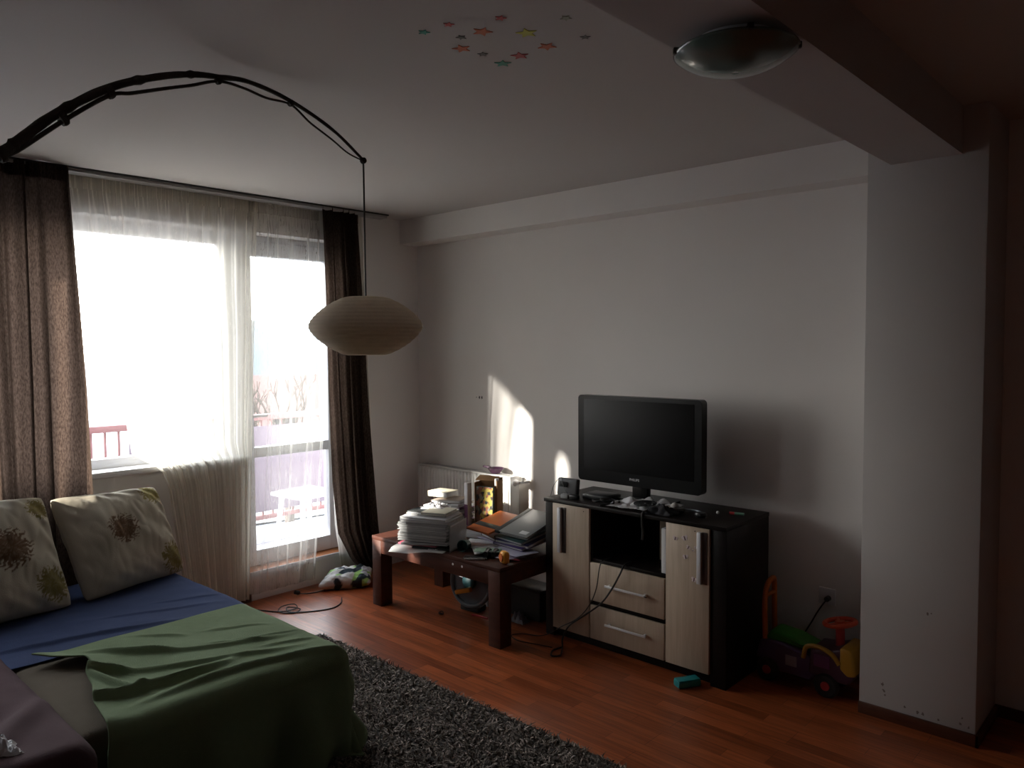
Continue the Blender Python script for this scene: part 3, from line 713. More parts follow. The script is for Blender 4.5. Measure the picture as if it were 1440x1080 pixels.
# ------------------------------------------------------------------ tv cabinet
CX0, CX1, CY0, CY1, CH = -2.773, -1.665, 3.269, 3.72, .775
co = Vector((-2.22, 3.5, 0))
cab = thing('tv_cabinet', 'dark wenge television cabinet with pale oak doors and drawers', 'cabinet', co)
b = MB(); P = .05
def cb_(x0, x1, y0, y1, z0, z1, bev=.0015): b.box(((x0+x1)/2, (y0+y1)/2, (z0+z1)/2), (x1-x0, y1-y0, z1-z0), bev=bev)
cb_(CX0, CX1, CY0-.012, CY1, CH-.02, CH)                       # top
cb_(CX0+.004, CX0+.062, CY0, CY1, 0, CH-.02); cb_(CX1-.082, CX1-.002, CY0, CY1, 0, CH-.02)   # thick sides
cb_(CX0+.06, CX1-.08, CY1-.01, CY1-.002, .03, CH-.02)      # back
cb_(CX0+.06, CX1-.08, CY0+.02, CY1-.02, .03, .055)          # bottom
cb_(CX0+.06, CX1-.08, CY0+.03, CY0+.05, 0, .055)           # plinth
cb_(-2.462, -2.445, CY0+.005, CY1-.01, .055, CH-.02); cb_(-1.995, -1.978, CY0+.005, CY1-.01, .055, CH-.02)  # dividers
cb_(-2.445, -1.995, CY0+.005, CY1-.01, .468, .486); cb_(-2.452, -1.992, CY0+.008, CY1-.01, .240, .262)
b.build('body', M_wenge, cab, off=co)
for (x0, x1, hx, bx2) in ((-2.708, -2.457, -2.650, -2.637), (-1.985, -1.750, -1.795, -1.782)):
    d = MB().box(((x0+x1)/2, CY0-.003, .405), (x1-x0, .018, .698), bev=.0015).build('door', M_oak, cab, off=co)
    hm = MB().box((hx, CY0-.022, .612), (.022, .022, .248), bev=.002); hm.build('handle', M_hmetal, d, off=co)
    MB().box((hx+.022, CY0-.0135, .612), (.026, .004, .250), bev=.001).build('handle_shade_strip', mat('handle_shade_brown', (.06, .045, .04), .4), d, off=co)  # dark brown strip stands in for the shaded side of the handle
    MB().lathe([(0, 0), (.003, 0), (.003, .001), (0, .001)], 10, Matrix.Translation((x1-.035 if x0 < -2.4 else hx-.03, CY0-.0125, .735)) @ Matrix.Rotation(PI/2, 4, 'X')).build('screw_cap', M_black, d, off=co)
    if x0 > -2.4: rdoor = d
for (z0, z1, hz) in ((.264, .468, .366), (.057, .238, .160)):
    d = MB().box((-2.222, CY0-.003, (z0+z1)/2), (.455, .018, z1-z0), bev=.0015).build('drawer', M_oak, cab, off=co)
    hm = MB().box((-2.212, CY0-.036, hz), (.252, .008, .012), bev=.002)
    for q in (-2.32, -2.10): hm.box((q, CY0-.022, hz), (.012, .024, .010), bev=.002)
    hm.build('handle', M_metal, d, off=co)
    if z0 > .2: MB().box((-2.085, CY0-.041, hz-.001), (.016, .002, .006), bev=.0005).build('worn_patch', M_black, hm and d, off=co)
M_bf = mat('butterfly_sticker', (.70, .58, .58), .3, var=.5, scale=90)
M_bfd = mat('butterfly_body', (.10, .05, .05), .5)
def butterfly(x, z, s, rot):
    mb = MB(); 
    for sg in (-1, 1):
        for (cx, cz, rx, rz_) in ((.55, .35, .55, .45), (.4, -.4, .4, .35)):
            pts = [(s*(sg*(cx+rx*math.cos(a))), s*(cz+rz_*math.sin(a))) for a in [2*PI*k/14 for k in range(14)]]
            mb.prism(pts, .0008, Matrix.Translation((x, CY0-.0124, z)) @ Matrix.Rotation(rot, 4, 'Y') @ Matrix.Rotation(PI/2, 4, 'X'))
    o = mb.build('butterfly_sticker', M_bf, rdoor, off=co)
    MB().box((x, CY0-.0136, z), (s*.35, .0012, s*1.3), (0, rot, 0), bev=.0003).build('butterfly_body', M_bfd, o, off=co)
for (x, z, s, r) in ((-1.932, .683, .013, .3), (-1.880, .693, .016, -.4), (-1.860, .650, .012, .5), (-1.822, .656, .007, 0), (-1.835, .64, .006, .3), (-1.875, .602, .014, -.2), (-1.829, .500, .014, .2)): butterfly(x, z, s, r)
# things inside the niche
solo('beige_box', MB().box((0, 0, .118), (.15, .20, .235), bev=.004), mat('beige_carton', (.22, .17, .12), .7), 'beige box inside the open cabinet compartment at its right', 'box', (-2.085, 3.58, .4875))
solo('white_envelope', MB().box((0, 0, .075), (.028, .10, .15), bev=.002), M_paper, 'narrow white envelope pile standing in the compartment near the right door', 'envelope', (-2.014, 3.335, .4875))
ni = [o for o in C.objects if o.name == 'white_envelope'][0]; ni.scale = (1, 1, 1.5)

# television
tv = thing('television', 'flat black television standing on the dark cabinet', 'television', (-2.325, 3.53, CH))
def rrect(w_, h_, r, n=6):
    pts = []
    for cx, cy, a0 in ((w_/2-r, h_/2-r, 0), (-w_/2+r, h_/2-r, PI/2), (-w_/2+r, -h_/2+r, PI), (w_/2-r, -h_/2+r, 1.5*PI)):
        for k in range(n+1): a = a0+PI/2*k/n; pts.append((cx+r*math.cos(a), cy+r*math.sin(a)))
    return pts
zc = 1.098-CH
hs = MB(); hs.prism(rrect(.790, .490, .022), .055, Matrix.Translation((0, .03, zc)) @ Matrix.Rotation(PI/2, 4, 'X')); hs.box((0, .055, zc), (.60, .06, .34), bev=.02); hs.build('housing', M_gloss, tv, sharp=30)
MB().box((0, -.0255, zc+.022), (.705, .003, .398), bev=.001).build('screen', M_screen, tv)
tx = bpy.data.curves.new('brand_lettering', 'FONT'); tx.body = 'PHILIPS'; tx.size = .019; tx.extrude = .0006; tx.align_x = 'CENTER'; tx.materials.append(mat('silver_lettering', (.9, .9, .9), .4)); tx.space_character = 1.05
to = bpy.data.objects.new('brand_lettering', tx); C.objects.link(to); to.parent = tv; to.location = (-.01, -.0258, zc-.214); to.rotation_euler = (PI/2, 0, 0)
MB().box((0, .03, .045), (.10, .04, .10), bev=.008).build('neck', M_gloss, tv)
MB().prism(rrect(.42, .20, .06), .012, Matrix.Translation((0, .03, .0015))).build('base', M_gloss, tv)
MB().box((.075, -.062, .0165), (.10, .006, .006), bev=.002).build('base_trim', M_metal, tv)

# items on the cabinet
ck = thing('table_radio_clock', 'small grey radio clock with antenna on the cabinet left end', 'clock', (-2.685, 3.37, CH+.001), .06)
MB().box((0, 0, .052), (.135, .035, .100), (-.12, 0, 0), bev=.010, seg=3).build('case', mat('grey_clock_case', (.10, .10, .105), .5), ck)
MB().box((-.02, -.0215, .07), (.055, .003, .03), (-.12, 0, 0), bev=.001).build('display', M_screen, ck)
MB().tube(spline([(-.055, -.0, .10), (-.07, -.012, .085), (-.085, -.03, .05), (-.088, -.05, .0)]), .0015, 6).build('antenna_wire', M_cable, ck)
MB().tube(spline([(-.04, -.01, .104), (-.01, -.035, .06), (.03, -.05, .025), (.06, -.06, .012)]), .0016, 6).build('power_wire', M_cable, ck)
pc = thing('power_adapter', 'white and black plug adapter in front of the radio clock', 'adapter', (-2.645, 3.318, CH+.001), .1)
MB().box((-.02, 0, .012), (.05, .03, .024), bev=.005).build('plug_body', mat('pale_plug', (.35, .35, .36), .5), pc); MB().box((.04, .0, .013), (.055, .032, .026), bev=.006).build('brick', M_black, pc)
sb = thing('set_top_box', 'flat black set top box left of the television foot', 'set-top box', (-2.50, 3.43, CH+.001), .02)
MB().box((0, 0, .016), (.17, .13, .026), bev=.004).build('case', M_black, sb); MB().box((0, -.004, .031), (.155, .12, .003), bev=.001).build('lid', mat('grey_lid', (.05, .05, .052), .3), sb)
solo('tangled_cable', MB().tube(spline([(-.12, .03, .004), (-.06, -.03, .01), (0, .0, .025), (.02, -.04, .02), (-.01, -.045, .03), (.03, .0, .03), (.05, -.02, .01), (.01, -.05, .006), (.0, -.06, -.0), (.06, .02, .012), (.02, .03, .02)]), .005, 8), M_cable,
     'tangled black cable on the cabinet edge beside the set top box', 'cable', (-2.385, 3.325, CH+.005))
def bagf(u, v):
    x, y = (u-.5), (v-.5)
    return (x*.34+.02*nz(v*5, 0, 1), y*.24+.02*nz(u*5, 3, 1), .006+.045*abs(nz(u*5, v*5, 7))*(1-(2*max(abs(x), abs(y)))**4)+.006*abs(nz(u*16, v*12, 2)))
solo('crumpled_plastic_bag', MB().grid(bagf, 60, 50), mat('white_bag_film', (.62, .62, .64), .35, var=.05), 'crumpled white plastic bag lying before the television foot', 'plastic bag', (-2.215, 3.42, CH), (0, 0, .12), solid=.001)
solo('compact_disc', MB().lathe([(.008, .0), (.06, .0), (.06, .0025), (.008, .0025), (.008, 0)], 48), mat('dark_disc', (.03, .03, .035), .15, metal=.5), 'dark disc lying on the crumpled plastic bag', 'disc', (-2.175, 3.365, CH+.030), (.06, 0, 0))
gl = thing('cloth_pouch', 'black cloth pouch with strap hanging over the cabinet front edge', 'pouch', (-2.055, 3.335, CH+.001))
MB().add(crump(.15, .10, .045, 12.1, k=.5).v, crump(.15, .10, .045, 12.1, k=.5).f).build('pouch_body', mat('black_cloth', (.010, .010, .014), .9), gl, solid=.003)
MB().tube(spline([(-.06, -.05, .012), (-.065, -.078, .004), (-.066, -.083, -.04), (-.060, -.083, -.09), (-.064, -.083, -.13)]), .006, 8).build('strap', M_cable, gl)
for nm, x, y, r, lab in (('white_ball', -2.045, 3.365, .020, 'white round ball on the cabinet, nearer of two'), ('white_ball', -2.045, 3.44, .020, 'white round ball on the cabinet, one closer to the television')):
    pr = [(r*math.sin(PI*k/16), r-r*math.cos(PI*k/16)) for k in range(17)]
    solo(nm, MB().lathe([(max(a, .0002), c) for a, c in pr], 28), mat('ball_white', (.50, .48, .46), .5), lab, 'ball', (x, y, CH+.001))
rm = thing('grey_headphones', 'dark folded headphones with grey band on the cabinet', 'headphones', (-1.935, 3.40, CH+.001), -.2)
MB().tube([(.07*math.cos(a), .05*math.sin(a), .012) for a in [PI*k/20 for k in range(21)]], .005, 8).build('headband', M_greyp, rm)
for q in (-.07, .07): MB().lathe([(0, 0), (.026, 0), (.030, .012), (.024, .022), (0, .022)], 24, Matrix.Translation((q, 0, 0))).build('ear_cup', M_black, rm)
solo('white_bead', MB().lathe([(.0002, 0), (.006, .002), (.008, .008), (.006, .014), (.0002, .016)], 16), M_whitep, 'tiny white bead on the right part of the cabinet top', 'bead', (-1.835, 3.50, CH+.001))
lt = thing('lighter', 'small red and green lighter lying on the cabinet right end', 'lighter', (-1.745, 3.545, CH+.001), .25)
MB().tube([(-.02, 0, .007), (.025, 0, .007)], .007, 10).build('fuel_body', mat('green_clear', (.15, .30, .22), .25), lt); MB().tube([(-.045, 0, .007), (-.02, 0, .007)], .0075, 10).build('red_cap', M_redp, lt)
# two cables hanging from the niche to the floor
solo('power_cable', MB().tube(spline([(-2.37, 3.33, .492), (-2.372, 3.262, .489), (-2.373, 3.235, .45), (-2.395, 3.238, .34), (-2.44, 3.235, .24), (-2.52, 3.235, .15), (-2.63, 3.235, .08), (-2.70, 3.22, .03), (-2.76, 3.20, .005), (-2.85, 3.16, .005), (-2.88, 3.10, .005), (-2.80, 3.07, .005), (-2.68, 3.10, .005), (-2.60, 3.12, .005)]), .0028, 8), M_cable,
     'thin black cable hanging from the cabinet compartment, left of the thick one', 'cable')
solo('power_cable', MB().tube(spline([(-2.24, 3.33, .494), (-2.235, 3.262, .490), (-2.24, 3.232, .45), (-2.29, 3.228, .36), (-2.36, 3.230, .27), (-2.47, 3.232, .18), (-2.57, 3.228, .10), (-2.60, 3.21, .03), (-2.57, 3.17, .006), (-2.52, 3.10, .006), (-2.50, 3.06, .006), (-2.53, 3.03, .006), (-2.57, 3.09, .006), (-2.56, 3.16, .006)]), .0048, 8), M_cable,
     'thick black cable slanting down across the cabinet drawers to the floor', 'cable')
bxx = thing('turquoise_box', 'small turquoise plastic box on the floor at the cabinet foot', 'box', (-1.83, 3.20, 0), 1.05)
MB().box((0, 0, .016), (.12, .055, .030), bev=.006).build('tray', M_turq, bxx); MB().box((0, 0, .034), (.115, .050, .006), bev=.003).build('lid', M_turq, bxx)

# ------------------------------------------------------------------ radiator, bowl
ro = Vector((-3.93, 3.77, 0))
rad = thing('radiator', 'white panel radiator on the long wall behind the coffee table', 'radiator', ro)
RX0, RX1, RY0, RY1, RZ0, RZ1 = -4.40, -3.455, 3.715, 3.805, .16, .752
def radf(u, v):
    x = RX0+.01+u*(RX1-RX0-.02); k = (x*30) % 1; g = .0 if k < .45 else .012*math.sin(PI*(k-.45)/.55)
    e = sstep(0, .06, v)*sstep(1, .94, v)
    return (x, RY0+.006-g*e, RZ0+.01+v*(RZ1-RZ0-.02))
MB().grid(radf, 460, 16).build('front_panel', M_rad, rad, off=ro, solid=.002)
rb = MB(); rb.box(((RX0+RX1)/2, RY1-.006, (RZ0+RZ1)/2), (RX1-RX0, .010, RZ1-RZ0)); rb.build('rear_panel', M_rad, rad, off=ro)
for q in (RX0+.004, RX1-.004): MB().box((q, (RY0+RY1)/2, (RZ0+RZ1)/2), (.008, RY1-RY0, RZ1-RZ0)).build('side_cover', M_rad, rad, off=ro)
rb = MB(); rb.box(((RX0+RX1)/2, (RY0+RY1)/2, RZ1-.003), (RX1-RX0, RY1-RY0, .008))
rb.build('top_grille', M_rad, rad, off=ro)
gs = MB()
for k in range(60): gs.box((RX0+.03+k*(RX1-RX0-.06)/59, (RY0+RY1)/2, RZ1+.0012), (.006, .06, .001), bev=0)
gs.build('grille_slots', mat('slot_shadow_grey', (.12, .12, .12), .7), rad, off=ro)
vv = MB().tube([(RX1, 3.76, .715), (RX1+.05, 3.76, .715), (RX1+.055, 3.80, .715), (RX1+.055, YW-.003, .715)], .010, 10); vv.build('valve_pipe', M_metal, rad, off=ro)
MB().lathe([(0, 0), (.019, 0), (.021, .01), (.018, .045), (.012, .055), (0, .056)], 20, Matrix.Translation((RX1+.02, 3.752, .715)) @ Matrix.Rotation(PI/2, 4, 'X') @ Matrix.Rotation(.6, 4, 'Y')).build('thermostat_knob', M_whitep, rad, off=ro)
MB().tube([(RX1+.055, 3.78, .715), (RX1+.055, 3.78, .75)], .008, 10).build('valve_cap', M_metal, rad, off=ro)
MB().tube([(-4.2, 3.76, .17), (-4.2, 3.76, 0)], .008, 8).build('supply_pipe', M_rad, rad, off=ro)
for q in (-4.2, -3.65): MB().box((q, (RY1+YW)/2, .6), (.04, YW-RY1-.002, .06)).build('wall_bracket', M_rad, rad, off=ro)
bw = thing('purple_bowl', 'purple plastic scoop bowl resting on the radiator top', 'bowl', (-3.635, 3.762, RZ1+.004), 0)
MB().lathe([(0, 0), (.030, 0), (.040, .012), (.055, .034), (.058, .036), (.053, .036), (.036, .014), (.026, .004), (0, .004)], 32).build('cup', M_bowl, bw)
MB().tube(spline([(-.05, 0, .032), (-.08, -.005, .036), (-.11, -.008, .038)]), [.010]*8+[.008]*8+[.006], 8).build('handle', M_bowl, bw)

# wall stickers / marks above the radiator
wm = MB()
for dx, s in ((-.035, .4), (-.005, 1), (.02, .9)): 
    wm.prism([(s*.010*math.cos(a)*(1 if k % 2 else .45), s*.015*math.sin(a)*(1 if k % 2 else .5)) for k, a in enumerate([2*PI*q/10 for q in range(10)])], .001, Matrix.Translation((-3.862+dx, YW-.0001, 1.262)) @ Matrix.Rotation(PI/2, 4, 'X'))
solo('wall_sticker', wm, M_black, 'tiny black sticker marks on the long wall above the radiator', 'sticker')

# socket
sk = thing('wall_socket', 'white wall socket with a black plug above the ride-on toy', 'socket', (-1.413, YW, .369))
MB().box((0, -.006, 0), (.082, .010, .082), bev=.003).build('cover_plate', M_whitep, sk)
MB().lathe([(0, 0), (.014, 0), (.013, .026), (.009, .030), (0, .031)], 20, Matrix.Translation((.008, -.011, -.008)) @ Matrix.Rotation(PI/2, 4, 'X')).build('plug', M_black, sk)
MB().tube(spline([(.012, -.045, -.006), (-.01, -.05, -.04), (-.04, -.04, -.09), (-.07, -.04, -.15), (-.12, -.05, -.24), (-.20, -.04, -.33), (-.24, -.03, -.36)]), .0035, 8).build('plug_cable', M_cable, sk)

# ------------------------------------------------------------------ ride-on toy
TO = Vector((-1.43, 3.60, 0))
toy = thing('ride_on_toy', 'colourful plastic ride-on toy car beside the cabinet', 'toy car', TO)
def ext(poly, y0, y1, bev=.012):
    bm = bmesh.new(); vsb = [bm.verts.new((x, y0, z)) for x, z in poly]; fcb = bm.faces.new(vsb)
    r_ = bmesh.ops.extrude_face_region(bm, geom=[fcb]); bmesh.ops.translate(bm, vec=(0, y1-y0, 0), verts=[g for g in r_['geom'] if isinstance(g, bmesh.types.BMVert)])
    bmesh.ops.recalc_face_normals(bm, faces=bm.faces)
    bmesh.ops.bevel(bm, geom=bm.edges[:], offset=bev, segments=3, profile=.5, affect='EDGES')
    mb = MB(); bm.verts.ensure_lookup_table(); bm.verts.index_update()
    mb.add([v.co[:] for v in bm.verts], [[v.index for v in f_.verts] for f_ in bm.faces]); bm.free(); return mb
ext([(-1.64, .10), (-1.62, .19), (-1.52, .20), (-1.37, .17), (-1.33, .10), (-1.37, .055), (-1.52, .055), (-1.55, .09)], 3.52, 3.68).build('rear_body', M_purpp, toy, off=TO)
ext([(-1.38, .09), (-1.37, .215), (-1.28, .225), (-1.24, .24), (-1.185, .235), (-1.17, .12), (-1.20, .08)], 3.515, 3.685).build('front_body', mat('dark_plum_plastic', (.07, .025, .05), .5), toy, off=TO)
tyel = mat('toy_yellow', (.42, .22, .02), .45)
ext([(-1.235, .15), (-1.235, .25), (-1.18, .245), (-1.162, .13), (-1.20, .12)], 3.508, 3.692).build('hood', tyel, toy, off=TO)
MB().tube(spline([(-1.40, 3.512, .16), (-1.385, 3.512, .215), (-1.33, 3.512, .228), (-1.27, 3.512, .21), (-1.235, 3.512, .17)]), .011, 8).build('yellow_trim', tyel, toy, off=TO)
ext([(-1.60, .195), (-1.57, .245), (-1.46, .235), (-1.36, .205), (-1.37, .185), (-1.50, .19)], 3.535, 3.665, .014).build('seat', M_greenp, toy, off=TO)
MB().tube(spline([(-1.60, 3.545, .17), (-1.605, 3.545, .36), (-1.60, 3.56, .45), (-1.59, 3.60, .48), (-1.60, 3.64, .45), (-1.605, 3.655, .36), (-1.60, 3.655, .17)]), .013, 10).tube([(-1.603, 3.55, .40), (-1.603, 3.65, .40)], .010, 8).build('backrest_handle', M_orangep, toy, off=TO)
SW = Matrix.Translation((-1.265, 3.60, .335)) @ Matrix.Rotation(-.18, 4, 'Y')
swm = MB().tube([tuple(SW @ Vector((.068*math.cos(a), .068*math.sin(a), 0))) for a in [2*PI*k/36 for k in range(36)]], .011, 10, closed=True)
for a in (0, 2.1, 4.2): swm.tube([tuple(SW @ Vector((0, 0, -.004))), tuple(SW @ Vector((.064*math.cos(a), .064*math.sin(a), 0)))], .009, 8)
swm.lathe([(0, .008), (.022, .008), (.026, -.008), (0, -.01)], 20, SW); swm.build('steering_wheel', M_redor, toy, off=TO)
MB().tube([(-1.262, 3.60, .22), (-1.265, 3.60, .33)], .020, 12).build('steering_column', M_redp, toy, off=TO)
MB().box((-1.315, 3.513, .165), (.075, .006, .06), bev=.003).build('front_decal', M_purple, toy, off=TO)
MB().box((-1.46, 3.517, .125), (.055, .006, .05), bev=.003).build('side_decal', mat('decal_lilac', (.30, .28, .34), .5), toy, off=TO)
for wx in (-1.575, -1.295):
    for wy in (3.505, 3.665):
        Mq = Matrix.Translation((wx, wy, .056)) @ Matrix.Rotation(-PI/2, 4, 'X')
        wl = MB().lathe([(0, 0), (.046, 0), (.056, .008), (.056, .026), (.046, .034), (0, .034)], 30, Mq).build('wheel', M_tyre, toy, off=TO)
        MB().lathe([(0, -.004), (.020, -.004), (.022, .002), (.022, .036), (0, .037)], 20, Mq).build('hub_cap', M_redp, wl, off=(0, 0, 0))
for ch in toy.children:
    for g in ch.children:
        g.data.transform(Matrix.Translation(-TO))

# ------------------------------------------------------------------ floor cables near the sofa
solo('floor_cable', MB().tube(spline([(-4.40, 2.33, .004), (-4.30, 2.38, .004), (-4.20, 2.44, .005), (-4.17, 2.53, .008), (-4.24, 2.56, .012), (-4.27, 2.49, .008), (-4.20, 2.43, .006), (-4.12, 2.48, .004), (-4.14, 2.54, .01), (-4.22, 2.50, .012), (-4.15, 2.47, .006), (-4.07, 2.56, .004), (-4.02, 2.68, .004), (-4.05, 2.77, .004), (-4.14, 2.845, .004)]), .0035, 8), M_cable,
     'knotted black cable on the floor between sofa bed and coffee table', 'cable')
fc = thing('short_plug_cable', 'short black cable with a plug by the small pillow', 'cable', (-4.41, 2.70, 0))
MB().tube(spline([(0, 0, .008), (.03, .05, .004), (.05, .12, .004), (.04, .20, .004)]), .0035, 8).build('cord', M_cable, fc)
MB().lathe([(0, 0), (.012, 0), (.015, .01), (.013, .035), (0, .04)], 14, Matrix.Translation((.01, -.005, .016)) @ Matrix.Rotation(1.2, 4, 'X')).build('plug', M_black, fc)
solo('white_sock', crump(.10, .07, .035, 6.6, 20), M_cream, 'small cream sock on the floor at the sofa bed corner', 'sock', (-4.37, 2.20, .001), (0, 0, .8), solid=.002)

# ------------------------------------------------------------------ arc lamp
LO = Vector((-2.34, -.34, 0))
lamp = thing('arc_floor_lamp', 'arched floor lamp of dark branch with hanging paper lantern shade', 'floor lamp', LO)
arc = [(-2.34, -.34, .03), (-2.34, -.33, .5), (-2.345, -.28, 1.0), (-2.352, -.10, 1.45), (-2.365, .18, 1.80), (-2.378, .42, 2.02), (-2.392, .596, 2.139), (-2.395, .636, 2.176), (-2.404, .736, 2.273), (-2.417, .881, 2.382), (-2.429, 1.023, 2.452), (-2.439, 1.139, 2.492), (-2.447, 1.236, 2.510), (-2.457, 1.35, 2.524), (-2.472, 1.516, 2.502), (-2.488, 1.701, 2.442), (-2.501, 1.853, 2.356)]
ap_ = spline(arc, 8); n = len(ap_)
rr = []
for i, p in enumerate(ap_):
    t = i/(n-1); rr.append((.024-.0188*t**.8)*(1+.12*nz(i*.35, 0, 0))+(.0035 if i % 11 == 0 and t < .75 else 0))
MB().tube(ap_, rr, 12).build('arched_branch', M_branch, lamp, off=LO)
w2 = spline([(-2.34, -.28, .03), (-2.345, -.22, 1.0), (-2.36, -.02, 1.42), (-2.39, .50, 2.03), (-2.395, .65, 2.165), (-2.404, .77, 2.272), (-2.415, .885, 2.362), (-2.42, .95, 2.385), (-2.43, 1.06, 2.428), (-2.44, 1.14, 2.458), (-2.447, 1.236, 2.496), (-2.46, 1.33, 2.500), (-2.47, 1.42, 2.490), (-2.475, 1.52, 2.490), (-2.48, 1.60, 2.445), (-2.49, 1.70, 2.405), (-2.50, 1.78, 2.370), (-2.501, 1.853, 2.352)], 8)
MB().tube(w2, [.008-.0052*i/(len(w2)-1) for i in range(len(w2))], 8).build('thin_twig', M_branch, lamp, off=LO)
for p in ((-2.393, .60, 2.135), (-2.404, .755, 2.265), (-2.417, .885, 2.372), (-2.447, 1.236, 2.498), (-2.475, 1.52, 2.496), (-2.501, 1.853, 2.354)):
    MB().tube([(p[0], p[1]-.008, p[2]-.006), (p[0], p[1], p[2]), (p[0], p[1]+.008, p[2]+.004)], [.010, .013, .010] if p[1] > 1.1 else [.018, .021, .018], 10).build('knot_binding', M_branch, lamp, off=LO)
MB().tube([(-2.501, 1.853, 2.352), (-2.501, 1.855, 1.82)], .0035, 8).build('cord', M_cable, lamp, off=LO)
prof = []
SZ, SR, SHH = 1.705, .222, .114
for k in range(0, 97):
    t = -1+2*k/96
    r = .075+(SR-.075)*max(0, (1-abs(t)**1.55))**.80
    r += .0030*(1-abs((k % 6)-3)/3)
    prof.append((r, SZ+t*SHH))
sh = MB().lathe(prof, 72, Matrix.Translation((-2.501, 1.855, 0))).build('lantern_shade', M_lamp, lamp, off=LO, sharp=180, solid=.001)
rg = MB()
for k in range(3, 94, 6): rg.tube([(-2.501+(prof[k][0]-.001)*math.cos(a), 1.855+(prof[k][0]-.001)*math.sin(a), prof[k][1]) for a in [2*PI*q/60 for q in range(60)]], .0011, 5, closed=True)
rg.build('wire_rings', mat('shade_wire', (.30, .25, .19), .7), lamp, off=LO)
MB().lathe([(.001, .05), (.018, .05), (.020, .0), (.030, -.03), (.022, -.062), (.001, -.075)], 20, Matrix.Translation((-2.501, 1.855, 1.745))).build('bulb', M_whitep, lamp, off=LO)
MB().tube([(-2.585, 1.855, 1.815), (-2.42, 1.855, 1.815)], .002, 6).build('shade_holder', M_metal, lamp, off=LO)
MB().lathe([(.001, 0), (.13, 0), (.13, .02), (.04, .04), (.03, .06), (.001, .06)], 36, Matrix.Translation((-2.34, -.34, 0))).build('base', M_bronze, lamp, off=LO)

# ------------------------------------------------------------------ ceiling lamp and stars
cl = thing('ceiling_lamp', 'round frosted glass dish lamp mounted under the ceiling beam', 'ceiling lamp', (-.905, 1.80, 2.373))
MB().lathe([(0, -.001), (.10, -.001), (.10, -.02), (.09, -.026), (0, -.026)], 36).build('ceiling_plate', M_white, cl)
R_ = .150
MB().lathe([(max(.0003, R_*math.sin(a*1.0)/math.sin(1.0)), -.028-.050*(math.cos(a)-math.cos(1.0))/(1-math.cos(1.0))) for a in [1.0*k/18 for k in range(18, -1, -1)]], 56).build('glass_dish', M_glassl, cl, sharp=180, solid=.004)
for a in (.5, 2.35, 3.9, 5.4):
    MB().box((R_*math.cos(a)*.985, R_*math.sin(a)*.985, -.026), (.014, .014, .016), (0, 0, a), bev=.003).tube([(R_*math.cos(a)*.97, R_*math.sin(a)*.97, -.02), (.09*math.cos(a), .09*math.sin(a), -.012)], .003, 6).build('glass_clip', M_bronze, cl)
cols = {'o': (.55, .13, .04), 'y': (.50, .50, .05), 't': (.03, .30, .22), 'r': (.45, .05, .05), 'd': (.10, .10, .09), 'w': (.30, .32, .24)}
names = {'o': 'orange', 'y': 'yellow', 't': 'teal', 'r': 'red', 'd': 'dark', 'w': 'pale'}
sm_ = {k: mat('star_'+names[k], v, .5) for k, v in cols.items()}
stars = [(-1.778, 1.545, 't', .019, 'small teal star sticker, leftmost of the ceiling stars'),
 (-1.684, 1.559, 'r', .017, 'small red star sticker on the ceiling, second from the left'),
 (-1.725, 1.648, 'd', .017, 'small dark star sticker just above the left orange star'),
 (-1.649, 1.662, 'o', .032, 'orange star sticker, middle one of the three orange ceiling stars'),
 (-1.544, 1.631, 'r', .018, 'small red star sticker nearest the upper photo edge'),
 (-1.788, 1.710, 'o', .031, 'orange star sticker, leftmost of the three orange ceiling stars'),
 (-1.773, 1.789, 'd', .018, 'small dark star sticker between left orange and teal stars'),
 (-1.559, 1.761, 'y', .034, 'large yellow green star sticker on the ceiling'),
 (-1.782, 1.892, 't', .030, 'large teal star sticker, nearest the window of the big stars'),
 (-1.695, 1.880, 'r', .031, 'large red star sticker between teal and right orange stars'),
 (-1.582, 1.882, 'o', .031, 'orange star sticker, rightmost of the three orange ceiling stars'),
 (-1.451, 1.907, 'd', .017, 'small dark star sticker, rightmost of the ceiling stars'),
 (-1.408, 1.76, 'w', .018, 'faint pale star sticker close to the ceiling beam')]
for x, y, k, s, lab in stars:
    a0 = random.random()*6
    mb = MB().prism([((s if q % 2 == 0 else s*.45)*math.cos(a0+PI*q/5), (s if q % 2 == 0 else s*.45)*math.sin(a0+PI*q/5)) for q in range(10)], .002)
    solo('star_sticker', mb, sm_[k], lab, 'sticker', (x, y, HC-.0021), group='star stickers on the ceiling')

# ------------------------------------------------------------------ outside: balcony, railing, houses, hills
M_conc = mat('balcony_tile', (.26, .26, .27), .8, var=.06)
M_rail = mat('red_brown_rail_paint', (.15, .065, .065), .6, var=.1)
M_par = mat('mauve_parapet_render', (.13, .105, .13), .9, var=.06)
struct('balcony_floor', MB().box((-5.50, 1.9, -.02), (1.36, 5.6, .12), bev=0), M_conc)
rl = thing('balcony_railing', 'red brown balcony railing outside the balcony door', 'railing', (-6.14, 1.9, .04))
MB().box((0, 0, .98), (.06, 5.5, .05)).build('top_rail', M_rail, rl); MB().box((0, 0, .10), (.04, 5.5, .04)).build('bottom_rail', M_rail, rl)
bars = MB()
for k in range(56): bars.box((0, -2.7+k*.098, .53), (.016, .016, .86), bev=0)
bars.build('bars', M_rail, rl)
MB().box((.03, 1.35, .53), (.012, 1.9, .75)).build('privacy_panel', M_par, rl)
pt_ = thing('white_plastic_stool', 'white plastic stool on the balcony behind the sheer curtain', 'stool', (-5.46, 3.42, .04), .1)
MB().box((0, 0, .40), (.40, .40, .03), bev=.01).build('seat', M_whitep, pt_)
for a in (-1, 1):
    for c in (-1, 1): MB().tube([(a*.13, c*.13, .39), (a*.17, c*.17, 0)], [.022, .018], 10).build('leg', M_whitep, pt_)
